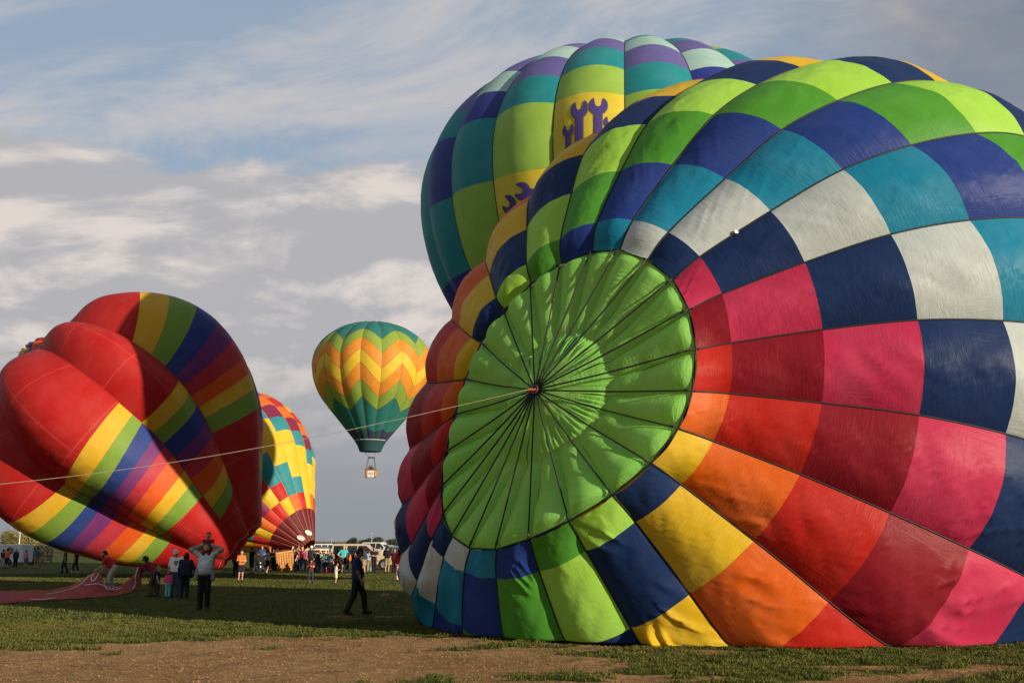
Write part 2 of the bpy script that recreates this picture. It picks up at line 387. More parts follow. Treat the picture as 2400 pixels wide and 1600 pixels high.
class Envelope:
    """lines[i] (NS+1, 3): one load tape per line, s in 0..1; the cloth of a gore bulges between two lines"""
    def __init__(e, lines, kappa, centre, post=None, wob=0.0, seed=0, folds=0.0):
        e.folds = folds
        e.L = lines; e.N, e.NS = len(lines), lines.shape[1] - 1
        e.post = post or (lambda P: P); e.kappa = kappa; e.gores = []; e.wob = wob; e.seed = seed
        for i in range(e.N):
            A, B = lines[i], lines[(i + 1) % e.N]
            w = np.linalg.norm(B - A, axis=1); mid = (A + B) / 2
            n = np.cross(np.gradient(mid, axis=0), B - A); n /= np.linalg.norm(n, axis=1)[:, None] + 1e-9
            sg = np.sign(((mid - centre) * n).sum(1).sum()); n *= sg
            arc = np.r_[0, np.cumsum(np.linalg.norm(np.diff(mid, axis=0), axis=1))]
            e.gores.append((A, B, n, w, arc, sg))
    def raw(e, i, t, s, off=0.0):
        A, B, n, w, arc, sg = e.gores[i % e.N]
        k = np.clip(s, 0, 1) * e.NS; x = np.arange(e.NS + 1)
        ip = lambda Q: np.stack([np.interp(k, x, Q[:, c]) for c in range(3)], -1)
        a, b_, nn = ip(A), ip(B), ip(n); ww = np.interp(k, x, w)
        kp = e.kappa(s) if callable(e.kappa) else e.kappa
        q = 4 * t * (1 - t)
        bul = kp * ww * q
        if e.wob:
            ar = np.interp(k, x, arc)
            bul = bul + e.wob * np.minimum(ww, 1.0) * q * (fbm(ar * 2.2 + t * ww * .8 + 31 * (i + e.seed), t * ww * 2.6 + ar * .4, 5, 3) - .5) * 2
        if e.folds:
            ar = np.interp(k, x, arc); P0 = a + (b_ - a) * t[..., None]
            low = (1 - sstep(P0[..., 2], .6, 4.2)) * q ** .6
            x1 = ar * 1.05 + t * ww * .85 + 7 * (i + 1); x2 = t * ww * 3.4 - ar * 2.3
            ridge = 1 - np.abs(2 * fbm(x1 * .55, x2 * .9, 61, 2) - 1)
            patch = sstep(fbm(ar * .7 + 9 * i, t * ww * .9, 71, 2), .40, .62)
            bul = bul + e.folds * low * patch * (ridge ** 3 - .3) + .010 * (ridge ** 3 - .3) * q * (.4 + patch)
        return a + (b_ - a) * t[..., None] + nn * (bul + off)[..., None]
    def pos(e, i, t, s, off=0.0): return e.post(e.raw(i, t, s, off + np.zeros_like(t)))
    def normal(e, i, t, s):
        d = 2e-3
        n = np.cross(e.pos(i, t, np.minimum(s + d, 1)) - e.pos(i, t, np.maximum(s - d, 0)), e.pos(i, np.minimum(t + d * 5, 1), s) - e.pos(i, np.maximum(t - d * 5, 0), s))
        return n * e.gores[i % e.N][5] / (np.linalg.norm(n, axis=-1)[..., None] + 1e-12)
    def panel(e, name, parent, i, sa, sb, m, nt=8, ns=6, kind=None):
        """sa, sb: (left, right) seam positions at the two tapes"""
        t = np.linspace(0, 1, nt + 1)[None, :] + np.zeros((ns + 1, 1)); f = np.linspace(0, 1, ns + 1)[:, None]
        s0 = sa[0] + (sa[1] - sa[0]) * t; s1 = sb[0] + (sb[1] - sb[0]) * t; s = s0 + (s1 - s0) * f
        P = e.pos(i, t, s); Nn = e.normal(i, t, s)
        A, B, n, w, arc, sg = e.gores[i % e.N]
        ww = np.interp(s * e.NS, np.arange(e.NS + 1), w); ar = np.interp(s * e.NS, np.arange(e.NS + 1), arc)
        uv = np.stack([(t - .5) * ww + 13.7 * (i % 17), ar + 5.3 * (i % 11)], -1)
        fc = gridfaces(ns + 1, nt + 1)
        if e.gores[i % e.N][5] < 0: fc = fc[:, ::-1].copy()
        me = mesh(name, P.reshape(-1, 3), fc, m, True, {'metres': uv.reshape(-1, 2), 'panel': np.stack([t, s], -1).reshape(-1, 2)})
        q = np.cross(P[1, 1] - P[0, 1], P[1, 2] - P[1, 1])
        fn = np.array(me.polygons[(ns // 2) * nt + nt // 2].normal)
        nn = Nn.reshape(-1, 3)
        if (fn * Nn[ns // 2, nt // 2]).sum() < 0: nn = -nn
        me.normals_split_custom_set_from_vertices(nn.astype(np.float32).tolist())
        o = link(name, me, parent)
        if kind: o['kind'] = kind
        return o
    def tape(e, name, parent, i, s0, s1, r, m, n=60, k=6, off=0.0):
        s = np.linspace(s0, s1, n); P = e.pos(i, np.zeros(n), s, off)
        return MB().tube(P, r, k).build(name, m, parent, True)
    def locate(e, i, p):
        t, s = np.meshgrid(np.linspace(0, 1, 41), np.linspace(0, 1, 401)); P = e.pos(i, t, s)
        k = np.linalg.norm(P - p, axis=-1).argmin(); return t.ravel()[k], s.ravel()[k]

def strip_polygon(poly, n=60):
    """fills a closed 2-D outline (or several) with scan-line quads"""
    polys = [np.asarray(q, float) for q in poly]
    ys = np.linspace(min(q[:, 1].min() for q in polys) + 1e-4, max(q[:, 1].max() for q in polys) - 1e-4, n)
    vy = np.concatenate([q[:, 1] for q in polys]); e_ = 1e-4 * (ys[-1] - ys[0])
    ys = np.unique(np.concatenate([ys, vy - e_, vy + e_])); ys = ys[(ys > vy.min()) & (ys < vy.max())]; n = len(ys)
    rows = []
    for y in ys:
        xs = []
        for q in polys:
            for a, b_ in zip(q, np.roll(q, -1, 0)):
                if (a[1] <= y) != (b_[1] <= y): xs.append(a[0] + (b_[0] - a[0]) * (y - a[1]) / (b_[1] - a[1]))
        rows.append(sorted(xs))
    v, f = [], []
    for k in range(n - 1):
        if len(rows[k]) == len(rows[k + 1]):
            for c in range(0, len(rows[k]) - 1, 2):
                a0, a1, b0, b1 = rows[k][c], rows[k][c + 1], rows[k + 1][c], rows[k + 1][c + 1]
                m = 3; o = len(v)
                for j in range(m + 1): v += [(a0 + (a1 - a0) * j / m, ys[k]), (b0 + (b1 - b0) * j / m, ys[k + 1])]
                f += [(o + 2 * j, o + 2 * j + 2, o + 2 * j + 3, o + 2 * j + 1) for j in range(m)]
    return np.array(v), f

def profile(n, ht, al, rm, rc=.14):
    t0 = np.arcsin(rc); tt = np.linspace(t0, np.pi / 2, 60); top = np.stack([np.sin(tt), ht * np.cos(tt)], 1)
    bb = np.linspace(0, al, 30)[1:]; bot = np.stack([np.cos(bb), -np.sin(bb)], 1)
    T = (np.cos(al) - rm) / np.sin(al); l = np.linspace(0, T, 30)[1:]
    p = np.concatenate([top, bot, np.stack([np.cos(al) - l * np.sin(al), -np.sin(al) - l * np.cos(al)], 1)])
    d = np.r_[0, np.cumsum(np.hypot(*np.diff(p, axis=0).T))]; u = np.linspace(0, d[-1], n)
    return np.stack([np.interp(u, d, p[:, 0]), np.interp(u, d, p[:, 1])], 1)

def axes(a):
    a = np.asarray(a, float); a = a / np.linalg.norm(a); up = np.array([0, -1., 0])
    e1 = up - a * (up @ a); e1 /= np.linalg.norm(e1); return a, e1, np.cross(a, e1)

def revolve(E, a, Rr, prof, phis):
    a, e1, e2 = axes(a)
    return E + a * (prof[:, 1] * Rr)[None, :, None] + (np.cos(phis)[:, None, None] * e1 + np.sin(phis)[:, None, None] * e2) * (prof[:, 0] * Rr)[None, :, None]

C_ = dict(pink=(.58, .035, .105), navy=(.015, .038, .13), cream=(.55, .63, .63), turq=(.014, .25, .42), royal=(.022, .055, .27),
          green=(.085, .34, .035), lime=(.36, .70, .075), yellow=(.72, .47, .012), orange=(.72, .125, .008), red=(.52, .020, .012), crimson=(.27, .012, .024))
F_ = {k: fabric('nylon_' + k, v, wr=.82) for k, v in C_.items()}
tape_black = mat('black_webbing', (.012, .012, .013), .6, .3)

# ---- the big balloon lying on its side, crown towards the camera
GRID = np.array([325,1720,513,389,1733,527,548,1717,548,709,1698,561,863,1708,562,1009,1738,553,1123,1785,536,1224,1851,508,1297,1932,471,1343,2015,429,1369,2092,384,1382,2162,339,1390,2225,293,1395,2284,248,1402,2340,202,1410,2394,157,1418,2448,113,318,1735,588,378,1738,618,525,1721,672,675,1701,718,820,1706,746,964,1732,759,1080,1774,756,1185,1839,734,1263,1921,692,1313,2008,638,1343,2092,577,1360,2170,514,1372,2240,450,1381,2306,387,1390,2368,325,1402,2428,263,1414,2487,202,295,1759,650,344,1754,692,474,1741,775,606,1725,849,738,1731,899,874,1758,934,988,1800,945,1095,1865,929,1178,1948,884,1236,2036,820,1274,2121,745,1300,2201,667,1319,2275,588,1336,2344,510,1353,2410,433,1372,2473,358,1391,2536,284,254,1789,696,292,1781,747,402,1776,851,512,1769,946,626,1782,1011,747,1815,1063,855,1860,1087,962,1929,1076,1051,2011,1030,1117,2096,959,1167,2179,875,1204,2256,786,1236,2329,697,1264,2397,608,1292,2463,521,1322,2527,436,1351,2590,352,205,1824,726,231,1814,781,313,1824,897,398,1830,1003,492,1853,1078,596,1897,1138,696,1950,1168,800,2022,1162,892,2104,1117,969,2185,1045,1031,2261,958,1082,2332,865,1128,2399,770,1170,2462,676,1211,2524,583,1254,2585,492,1296,2646,401,156,1861,733,166,1854,790,218,1882,907,276,1904,1016,348,1939,1095,436,1995,1158,523,2058,1186,621,2137,1182,716,2217,1141,802,2292,1073,876,2359,989,942,2421,897,1002,2479,803,1060,2534,708,1116,2589,614,1172,2645,522,1228,2700,429,99,1902,721,97,1900,771,123,1945,883,153,1985,985,201,2035,1056,270,2105,1113,346,2179,1137,439,2262,1137,536,2340,1104,629,2407,1044,715,2465,969,794,2515,884,869,2563,794,941,2609,703,1012,2655,612,1083,2702,522,1153,2749,432,40,1942,690,30,1947,733,32,2011,828,37,2070,910,63,2137,957,114,2224,995,180,2302,1025,267,2386,1035,364,2460,1014,463,2519,966,558,2566,901,649,2606,826,737,2643,746,822,2678,662,907,2715,577,992,2753,493,1076,2791,409,-15,1980,645,-32,1992,675,-48,2073,745,-59,2150,799,-47,2233,818,-13,2330,845,41,2410,881,119,2494,898,212,2564,885,313,2617,848,415,2656,794,515,2686,730,614,2713,660,712,2738,587,808,2765,511,905,2794,436,1001,2823,361,-62,2015,584,-83,2034,600,-115,2127,642,-137,2213,679,-128,2299,700,-102,2401,720,-64,2489,735,1,2577,742,88,2645,729,189,2693,699,295,2725,655,403,2747,603,510,2766,544,616,2784,482,723,2803,418,828,2824,354,934,2845,289,-96,2045,512,-121,2069,514,-164,2168,526,-195,2258,541,-192,2346,555,-171,2450,569,-141,2540,577,-85,2628,575,-2,2696,559,98,2741,532,206,2768,495,317,2786,453,430,2799,405,543,2811,356,656,2824,304,769,2840,252,881,2855,200,-118,2066,440,-146,2092,426,-196,2193,403,-233,2284,391,-234,2371,396,-217,2473,406,-189,2561,412,-137,2648,403,-57,2714,382,42,2758,355,151,2783,323,265,2799,288,381,2809,252,497,2818,215,614,2828,177,730,2840,138,846,2852,99,-136,2076,363,-164,2104,334,-212,2200,287,-248,2287,265,-249,2372,267,-232,2469,267,-205,2553,258,-153,2636,234,-74,2701,204,25,2744,174,134,2770,146,248,2786,120,364,2796,95,481,2805,71,598,2814,46,715,2826,20,832,2837,-5,-145,2074,290,-172,2102,247,-217,2190,179,-245,2269,156,-240,2348,158,-218,2439,146,-187,2517,115,-133,2595,70,-52,2658,29,47,2702,-2,155,2731,-25,268,2749,-43,382,2762,-56,497,2773,-68,611,2784,-80,725,2796,-92,839,2809,-105,-140,2058,234,-164,2086,188,-200,2164,102,-220,2234,68,-205,2305,54,-175,2386,25,-138,2457,-28,-77,2530,-88,7,2592,-135,107,2638,-165,214,2671,-182,324,2694,-189,433,2712,-192,543,2726,-192,651,2740,-191,759,2755,-191,867,2769,-191,-118,2028,192,-137,2057,152,-159,2124,60,-169,2182,-6,-143,2243,-53,-105,2313,-113,-56,2377,-173,14,2446,-236,104,2508,-281,204,2559,-305,308,2597,-313,412,2626,-311,514,2648,-302,615,2668,-292,715,2685,-280,814,2703,-270,914,2720,-259,-81,1985,169,-93,2015,126,-99,2069,24,-91,2114,-67,-53,2167,-141,0,2230,-224,61,2288,-292,140,2354,-355,233,2418,-395,332,2472,-411,431,2516,-410,526,2551,-398,619,2579,-381,710,2602,-361,799,2623,-341,887,2644,-322,975,2663,-304,-29,1932,167,-30,1963,116,-14,2004,-6,17,2040,-111,71,2088,-198,137,2145,-292,208,2200,-366,295,2263,-430,390,2328,-465,486,2387,-474,576,2436,-465,661,2475,-445,742,2508,-421,820,2535,-395,896,2559,-369,971,2582,-346,1046,2604,-322,33,1875,186,51,1908,129,105,1938,-7,155,1967,-120,219,2014,-214,298,2067,-312,379,2120,-388,472,2182,-449,566,2248,-480,655,2309,-484,735,2361,-470,808,2404,-447,874,2439,-419,938,2469,-391,999,2496,-364,1061,2521,-339,1122,2545,-315,105,1819,218,135,1857,166,217,1881,35,295,1902,-87,375,1948,-185,470,2001,-281,561,2054,-353,659,2116,-409,750,2182,-437,830,2244,-439,897,2297,-425,955,2340,-402,1007,2377,-376,1056,2409,-350,1103,2438,-326,1150,2465,-304,1197,2493,-282,179,1771,262,221,1811,217,317,1829,94,413,1846,-21,524,1891,-113,641,1946,-199,742,2003,-261,841,2066,-310,927,2131,-335,996,2191,-339,1050,2242,-329,1094,2286,-312,1131,2323,-293,1165,2357,-274,1199,2389,-257,1233,2420,-242,1266,2451,-228,243,1737,315,299,1773,281,425,1782,184,552,1790,84,675,1834,2,800,1894,-66,905,1959,-115,1003,2026,-156,1083,2089,-180,1141,2146,-189,1183,2196,-189,1213,2239,-183,1238,2279,-175,1260,2316,-168,1281,2353,-163,1304,2388,-159,1327,2424,-156,289,1718,373,353,1748,355,502,1746,297,653,1745,231,798,1776,170,928,1832,118,1032,1897,79,1129,1968,43,1203,2039,16,1253,2101,-2,1285,2154,-14,1306,2202,-23,1320,2247,-31,1333,2290,-40,1345,2332,-50,1359,2373,-61,1373,2414,-72,315,1714,438,383,1736,437,541,1726,419,704,1713,396,860,1732,366,1000,1774,332,1108,1830,303,1205,1899,271,1277,1976,239,1322,2050,209,1349,2116,182,1363,2175,155,1372,2228,129,1379,2279,102,1386,2327,75,1395,2375,47,1405,2423,19], float).reshape(24, 17, 3) / 100
YC = np.array([(-4, 26.5), (-1.88, 22.79), (-.39, 18.81), (1.05, 17.93), (2.81, 17.51), (3.76, 17.38), (6.83, 18.58), (10.16, 20.52), (13.64, 22.01), (20, 25)])
def tuck(P):
    """rests the cloth on the ground: nothing sinks in, slack cloth folds back under"""
    P = np.array(P, float); z = P[..., 2].copy()
    yc = np.interp(P[..., 0], YC[:, 0], YC[:, 1]) - .95 * sstep(P[..., 0], -1.5, .5)
    w = sstep(-z, -1.1, .15)
    over = np.maximum(yc + .34 * np.maximum(-z, 0) - P[..., 1], 0)
    P[..., 1] += over * w
    z = z - .09 * (1 - sstep(z, 0, 1.6)); k = .06
    P[..., 2] = .012 + .5 * (z + np.sqrt(z * z + k * k))
    return P
NSB = 16 * 14
ss = np.linspace(0, 16, NSB + 1)
big_lines = np.stack([catmull(GRID[i], ss) for i in range(24)])
AX = np.array([.67279, .67860, -.29473])
kap = lambda s: .15 + .0 * s + -.07 * (1 - sstep(s, 0, .06))
big = Envelope(big_lines, kap, GRID[:, 5].mean(0), tuck, wob=.035, seed=3, folds=.085)
big_root = thing('hot_air_balloon', 'huge rainbow chequered balloon lying on its side with a bright green crown facing the camera', 'balloon', (3.4, 19.5, 0))
big_root.location = (0, 0, 0)
SEQ = ['crimson', 'pink', 'navy', 'cream', 'turq', 'royal', 'green', 'lime', 'navy', 'yellow', 'orange', 'red']
NJ_PANEL = 12
for i in range(24):
    # gore i lies between line i and i+1 ; gore 0 (just above the horizontal line) starts with crimson
    for j in range(NJ_PANEL):
        big.panel('panel', big_root, i, (j / 16,) * 2, ((j + 1) / 16,) * 2, F_[SEQ[(i + j) % 12]], nt=20, ns=6 if j == 0 else 16)
# the lower envelope beyond the 288 panels shown largest: joined
vs, fs, us, up_, mi = [], [], [], [], []
cnames = list(C_)
for i in range(24):
    for j in range(NJ_PANEL, 16):
        tt, s_ = np.meshgrid(np.linspace(0, 1, 7), np.linspace(j / 16, (j + 1) / 16, 5)); P = big.pos(i, tt, s_)
        f = gridfaces(5, 7) + sum(len(q) for q in vs); vs.append(P.reshape(-1, 3)); fs.append(f)
        us.append(np.stack([tt * 2 + 7 * i, s_ * 20], -1).reshape(-1, 2)); up_.append(np.stack([tt, s_], -1).reshape(-1, 2))
        mi += [cnames.index(SEQ[(i + j) % 12])] * len(f)
me = mesh('lower_panels', np.concatenate(vs), np.concatenate(fs), [F_[c] for c in cnames], True, {'metres': np.concatenate(us), 'panel': np.concatenate(up_)})
me.polygons.foreach_set('material_index', np.array(mi, np.int32))
tag(link('lower_panels', me, big_root), kind='stuff')
for i in range(24):
    big.tape('load_tape', big_root, i, 0, 1, .018, tape_black, 150, 6, off=.004)
rim = big.pos(0, np.zeros(1), np.zeros(1))
rim = np.stack([big.pos(i, np.zeros(1), np.zeros(1))[0] for i in range(24)])
rimc = rim.mean(0)
rp = np.concatenate([rim, rim[:1]])
dense = np.concatenate([rim[i] + (rim[(i + 1) % 24] - rim[i]) * np.linspace(0, 1, 6)[:-1, None] for i in range(24)])
dense = np.concatenate([dense, dense[:1]])
MB().tube(dense - AX * .02, .017, 6, False).build('rim_tape', tape_black, big_root, True)
# crown: parachute panel behind a spider of cables
RING = rimc - AX * .47
crown_mat = fabric('nylon_crown_green', (.41, .95, .18), .62, .45, .20, 1.3)
def crown_pos(i, t, rho):
    A, B = rim[i], rim[(i + 1) % 24]
    a = A + (B - A) * t[..., None]
    base = RING + (a - RING) * rho[..., None]
    w = np.linalg.norm(B - A) * rho
    q = np.sin(np.pi * t)
    outer = sstep(rho, .38, .56) * (1 - .80 * sstep(rho, .95, 1.0))
    pleat = .25 * w * q ** .75 * outer + .03 * w * q
    dome = .17 * np.maximum(1 - (rho / .47) ** 2, 0) ** .8
    crease = -.06 * np.exp(-((rho - .44) / .03) ** 2)
    inner = -.16 * (1 - sstep(rho, .55, 1.0)) - .02
    gath = .022 * np.sin(t * np.pi * 6 + i * 1.7) * np.exp(-((rho - .36) / .08) ** 2)
    lump = .05 * (fbm(rho * 7 + i * 2.3, t * 1.6 + i * 3.1, 41, 3) - .5) * sstep(rho, .05, .3) * (1 - sstep(rho, .93, 1.0))
    h = pleat + dome + crease + inner + gath + lump
    # corners stay tied at the tapes, the edge pulls in between them
    return base - AX * h[..., None]
V_, F2, U_, UP = [], [], [], []
NT_, NR = 12, 46
for i in range(24):
    tt, rr = np.meshgrid(np.linspace(0, 1, NT_ + 1), np.linspace(.02, 1.0, NR)); P = crown_pos(i, tt, rr)
    P = P + (-AX) * (-.035)
    o = sum(len(q) for q in V_); V_.append(P.reshape(-1, 3)); F2.append(gridfaces(NR, NT_ + 1) + o)
    U_.append(np.stack([(tt - .5) * rr * .75 + i * 3.1, rr * 2.6], -1).reshape(-1, 2)); UP.append(np.stack([tt, rr], -1).reshape(-1, 2))
for i in range(24):
    me = mesh('crown_panel', V_[i], gridfaces(NR, NT_ + 1), crown_mat, True, {'metres': U_[i], 'panel': UP[i]})
    link('crown_panel', me, big_root)
for i in range(24):
    k = np.linspace(0, 1, 9)[:, None]
    pts = rim[i] + (RING - AX * .03 - rim[i]) * k - AX * (.05 + 0 * k)
    pts[:, 2] -= .03 * np.sin(np.pi * k[:, 0])
    MB().tube(pts, .0165, 6).build('crown_cable', tape_black, big_root, True)
ringm = mat('ring_steel', (.10, .07, .05), .45, .5, .6)
rg = MB(); a1 = np.cross(AX, [0, 0, 1]); a1 /= np.linalg.norm(a1); a2 = np.cross(AX, a1)
an = np.linspace(0, 2 * np.pi, 17)
rg.tube(RING - AX * .09 + .08 * (np.cos(an)[:, None] * a1 + np.sin(an)[:, None] * a2), .018, 6, False); rg.build('crown_ring', ringm, big_root, True)
rd = mat('red_webbing', (.5, .06, .03), .6)
MB().tube([RING - AX * .10 + a1 * .05, RING - AX * .13 + a1 * .10 * np.sign(-a1[0]) + np.array([0, 0, -.04]), RING - AX * .12 + a1 * .16 * np.sign(-a1[0])], .02, 6).build('tie_loop', rd, big_root, True)
# tied corners of the parachute at the rim
cream_tie = mat('tie_webbing', (.10, .065, .04), .8)
for i in range(24):
    q = rim[i] + (RING - rim[i]) * .035 - AX * .05
    MB().box((0, 0, 0), (.045, .04, .10), bev=.012).build('corner_tie', tape_black if i % 3 else cream_tie, big_root).matrix_world = \
        __import__('mathutils').Matrix.Translation(Vector(q)) @ Vector(rim[i] - RING).to_track_quat('Z', 'Y').to_matrix().to_4x4()
# a slack fold of yellow cloth by the ground
nt_, ns_ = 22, 40
tt, s_ = np.meshgrid(np.linspace(.0, 1.0, nt_), np.linspace(0, 1, ns_))
tl = .02 + .50 * tt * (1 - .15 * s_); sl = (1.98 + 1.06 * s_ + .10 * tt) / 16
fold = (.22 * np.sin(np.pi * np.clip(tt * 1.5, 0, 1)) + .07 * np.sin(tt * 17 + s_ * 4) + .05 * (fbm(tt * 9, s_ * 3, 8, 3) - .5)) * np.sin(np.pi * s_) ** .6 * (1 - sstep(tt, .72, 1.0))
P = big.pos(19, tl, sl, fold + .012)
link('slack_fold', mesh('slack_fold', P.reshape(-1, 3), gridfaces(ns_, nt_), F_['yellow'], True, {'metres': np.stack([tt, s_ * 1.2], -1).reshape(-1, 2), 'panel': np.stack([tt * .3, s_], -1).reshape(-1, 2)}), big_root)
# small white tag on a tape
tg = big.pos(2, np.zeros(1), np.array([1.55 / 16]), .03)[0]
MB().box(tuple(tg), (.10, .03, .06), rz=.6, bev=.008).build('white_tag', mat('white_tag', (.75, .75, .72), .6), big_root)
# the crown line, held by a crew outside the picture
rope_m = mat('tan_rope', (.27, .225, .17), .8, .2, noise=.2, nscale=60)
k = np.linspace(0, 1, 60)[:, None]
p0 = RING - AX * .14; p1 = atY(0, 1134, 17.5); dirv = p1 - p0
pts = p0 + dirv * k * 1.5; pts[:, 2] -= (.42 * np.sin(np.pi * np.clip(k[:, 0] * 1.0, 0, 1)))
off = np.interp(1 / 1.5, k[:, 0], .42 * np.sin(np.pi * k[:, 0])); pts[:, 2] += off * np.clip(k[:, 0] * 1.5, 0, 2)
MB().tube(pts, .0058, 6).build('crown_line', rope_m, big_root, True)

# ---- standing balloon with the spanner emblems
W = dict(teal=(.015, .25, .29), aqua=(.36, .56, .52), violet=(.13, .11, .34), royal=(.028, .042, .27), green=(.30, .50, .07), yellow=(.70, .55, .03))
FW_ = {k: fabric('envelope_' + k, v, .34, .5, .22, .45) for k, v in W.items()}
wr_root = thing('hot_air_balloon', 'upright teal, purple and green balloon with purple spanners on yellow panels, behind the big balloon', 'balloon', (0, 0, 0))
WP = (5.096, 16.265, .00723, -.02871, 8.976, .7275, -.1283, 2 * math.pi / 21, .6572)
wE = np.array([WP[0], 41.5, WP[1]]); wa = np.array([WP[2], WP[3], 1.])
# line index L = k mod 21 ; line 0 faces the camera, gore -1 (k=-1..0) carries the upright spanners
wprof = profile(161, WP[5], WP[8], .2)
wl = revolve(wE, wa, WP[4] * .975, wprof, WP[6] + np.arange(21) * WP[7])
wrb = Envelope(wl, .155, wE, wob=.012, seed=9)
WS = [0, .14, .202, .262, .319, .374, .475, .592, .70, .80, .90, 1.0]
WT = {-1: 'teal aqua violet teal green yellow yellow yellow green teal royal', 0: 'violet teal aqua violet teal green yellow green teal royal royal',
      1: 'green teal violet aqua royal teal green teal royal teal royal', 2: 'green green teal violet aqua royal teal green royal teal royal',
      -2: 'teal violet aqua violet teal green yellow green teal royal royal', -3: 'teal teal violet aqua royal teal green royal teal royal royal',
      -4: 'green teal teal violet teal royal teal royal teal royal royal', -5: 'teal green teal teal teal teal teal royal teal royal teal',
      -6: 'violet teal green royal teal teal royal teal royal teal royal'}
alt = ['teal violet aqua violet teal green yellow green teal royal royal', 'teal teal violet aqua royal teal green royal teal royal royal', 'green teal teal violet teal royal teal royal teal royal royal']
for g in range(21):
    k = g if g <= 10 else g - 21
    cols = WT.get(k, alt[k % 3]).split()
    for j, c in enumerate(cols):
        wrb.panel('panel', wr_root, g, (WS[j],) * 2, (WS[j + 1],) * 2, FW_[c], nt=10, ns=6)
for g in range(21):
    wrb.tape('load_tape', wr_root, g, 0, 1, .022, mat('dark_tape', (.02, .02, .03), .6), 70, 5)
an = np.linspace(0, 2 * np.pi, 22)[:-1]
topr = wl[:, 0]; v = np.concatenate([topr, [topr.mean(0) + np.array([0, 0, .25])]])
link('crown_cap', mesh('crown_cap', v, [(i, (i + 1) % 21, 21) for i in range(21)], FW_['teal']), wr_root)
def spanner(L, w, head):
    """open-ended spanner outline along +y, jaws at the top"""
    h = head; pts = [(-w, 0), (w, 0), (w, L - 1.15 * h)]
    a = np.radians(np.linspace(-62, 58, 10)); pts += [(h * np.cos(q) * .95, L - .25 * h + h * 1.05 * np.sin(q)) for q in a]
    pts += [(.44 * h, L + .40 * h), (.36 * h, L - .12 * h), (.16 * h, L - .36 * h), (-.16 * h, L - .36 * h), (-.36 * h, L - .12 * h), (-.44 * h, L + .40 * h)]
    a = np.radians(np.linspace(122, 242, 10)); pts += [(h * np.cos(q) * .95, L - .25 * h + h * 1.05 * np.sin(q)) for q in a]
    pts += [(-w, L - 1.15 * h)]
    return np.array(pts)
em = fabric('emblem_purple', (.075, .05, .26), .30, .5, .2, .4)
ot = fabric('emblem_outline', (.16, .12, .10), .30, .5, .2, .4)
def emblem(g, cx, cy, ang, L, w, h):
    """cx, cy: head centre in metres from the gore's middle / along the tape from the crown"""
    for nm, m, grow, off in (('spanner_outline', ot, .035, .012), ('spanner_emblem', em, 0, .022)):
        q = spanner(L, w + grow, h + grow); q[:, 1] -= L
        ca, sa = math.cos(ang), math.sin(ang); q = np.stack([q[:, 0] * ca - q[:, 1] * sa, q[:, 0] * sa + q[:, 1] * ca], 1)
        v, f = strip_polygon([q], 70)
        A, B, n, wd, arc, sg = wrb.gores[g % 21]
        Y = cy - v[:, 1]
        s = np.interp(Y, arc, np.linspace(0, 1, len(arc))); t = .5 + (v[:, 0] + cx) / np.interp(Y, arc, wd)
        ok = np.ones(len(v), bool)
        t = np.clip(t, .02, .98); P = wrb.pos(g, t, s, off)
        link(nm, mesh(nm, P, [tuple(q_) for q_ in f], m, True, {'metres': v, 'panel': np.stack([t, s], -1)}), wr_root)
def where(g, px, py):
    """metres on gore g under a pixel of the photo (line of sight onto the cloth)"""
    t, s = np.meshgrid(np.linspace(.02, .98, 49), np.linspace(.05, .9, 301)); P = wrb.pos(g % 21, t, s)
    d0 = atY(px, py, 1.0) - np.array([0, 0, CAM_H]); d0 /= np.linalg.norm(d0)
    Q = P - np.array([0, 0, CAM_H]); dist = np.linalg.norm(np.cross(Q, d0), axis=-1) + .02 * (Q @ d0)
    k = dist.argmin(); A, B, n, wd, arc, sg = wrb.gores[g % 21]
    sx = s.ravel()[k]; return (t.ravel()[k] - .5) * np.interp(sx * wrb.NS, np.arange(wrb.NS + 1), wd), np.interp(sx * wrb.NS, np.arange(wrb.NS + 1), arc)
for g, px, py, ang, L, w, h in ((-1, 1358, 250, 0, 3.2, .13, .32), (-1, 1404, 244, 0, 3.2, .13, .32), (-1, 1331, 300, .0, 2.3, .09, .21), (-1, 1432, 285, 0, 2.3, .09, .21),
                                (-2, 1220, 446, 1.25, 1.7, .125, .30), (-2, 1188, 478, .95, 2.0, .135, .34)):
    cx, cy = where(g, px, py); emblem(g, cx, cy, ang, L, w, h)

# ---- red balloon tilted over, rainbow bands
RB = dict(red=(.46, .016, .014), yellow=(.70, .42, .015), green=(.20, .34, .045), blue=(.028, .055, .24), purple=(.18, .035, .17), rose=(.50, .035, .055), orange=(.72, .10, .008))
FR = {k: fabric('rainbow_' + k, v, .34, .46, .13, 1.1, .28 if k == 'red' else .08) for k, v in RB.items()}
red_root = thing('hot_air_balloon', 'tilted red balloon with rainbow bands hovering low on the left, mouth at lower right', 'balloon', (0, 0, 0))
RP = (-22.06, 8.467, .684, .159, 7.634, .754, .842, .262, .045)
rE = np.array([RP[0], 55., RP[1]]); ra = np.array([-math.cos(RP[2]) * math.cos(RP[3]), -math.sin(RP[3]), math.sin(RP[2]) * math.cos(RP[3])])
RC0 = .27
rprof = profile(161, RP[5], RP[6], .24, RC0)
RPH = np.array([0, 28, 80, 116, 150, 182, 212, 240, 268, 316])
rl = revolve(rE, ra, RP[4] * .935, rprof, RP[7] + np.radians(RPH))
RLF = np.array([.945, .83, .795, .86, .86, .86, .86, .86, .86, .835])
RLF = np.repeat(RLF[:, None], 161, 1); RLF[2] += .13 * sstep(np.linspace(0, 1, 161), .22, .5); RLF[1] += .03 * sstep(np.linspace(0, 1, 161), .3, .6)
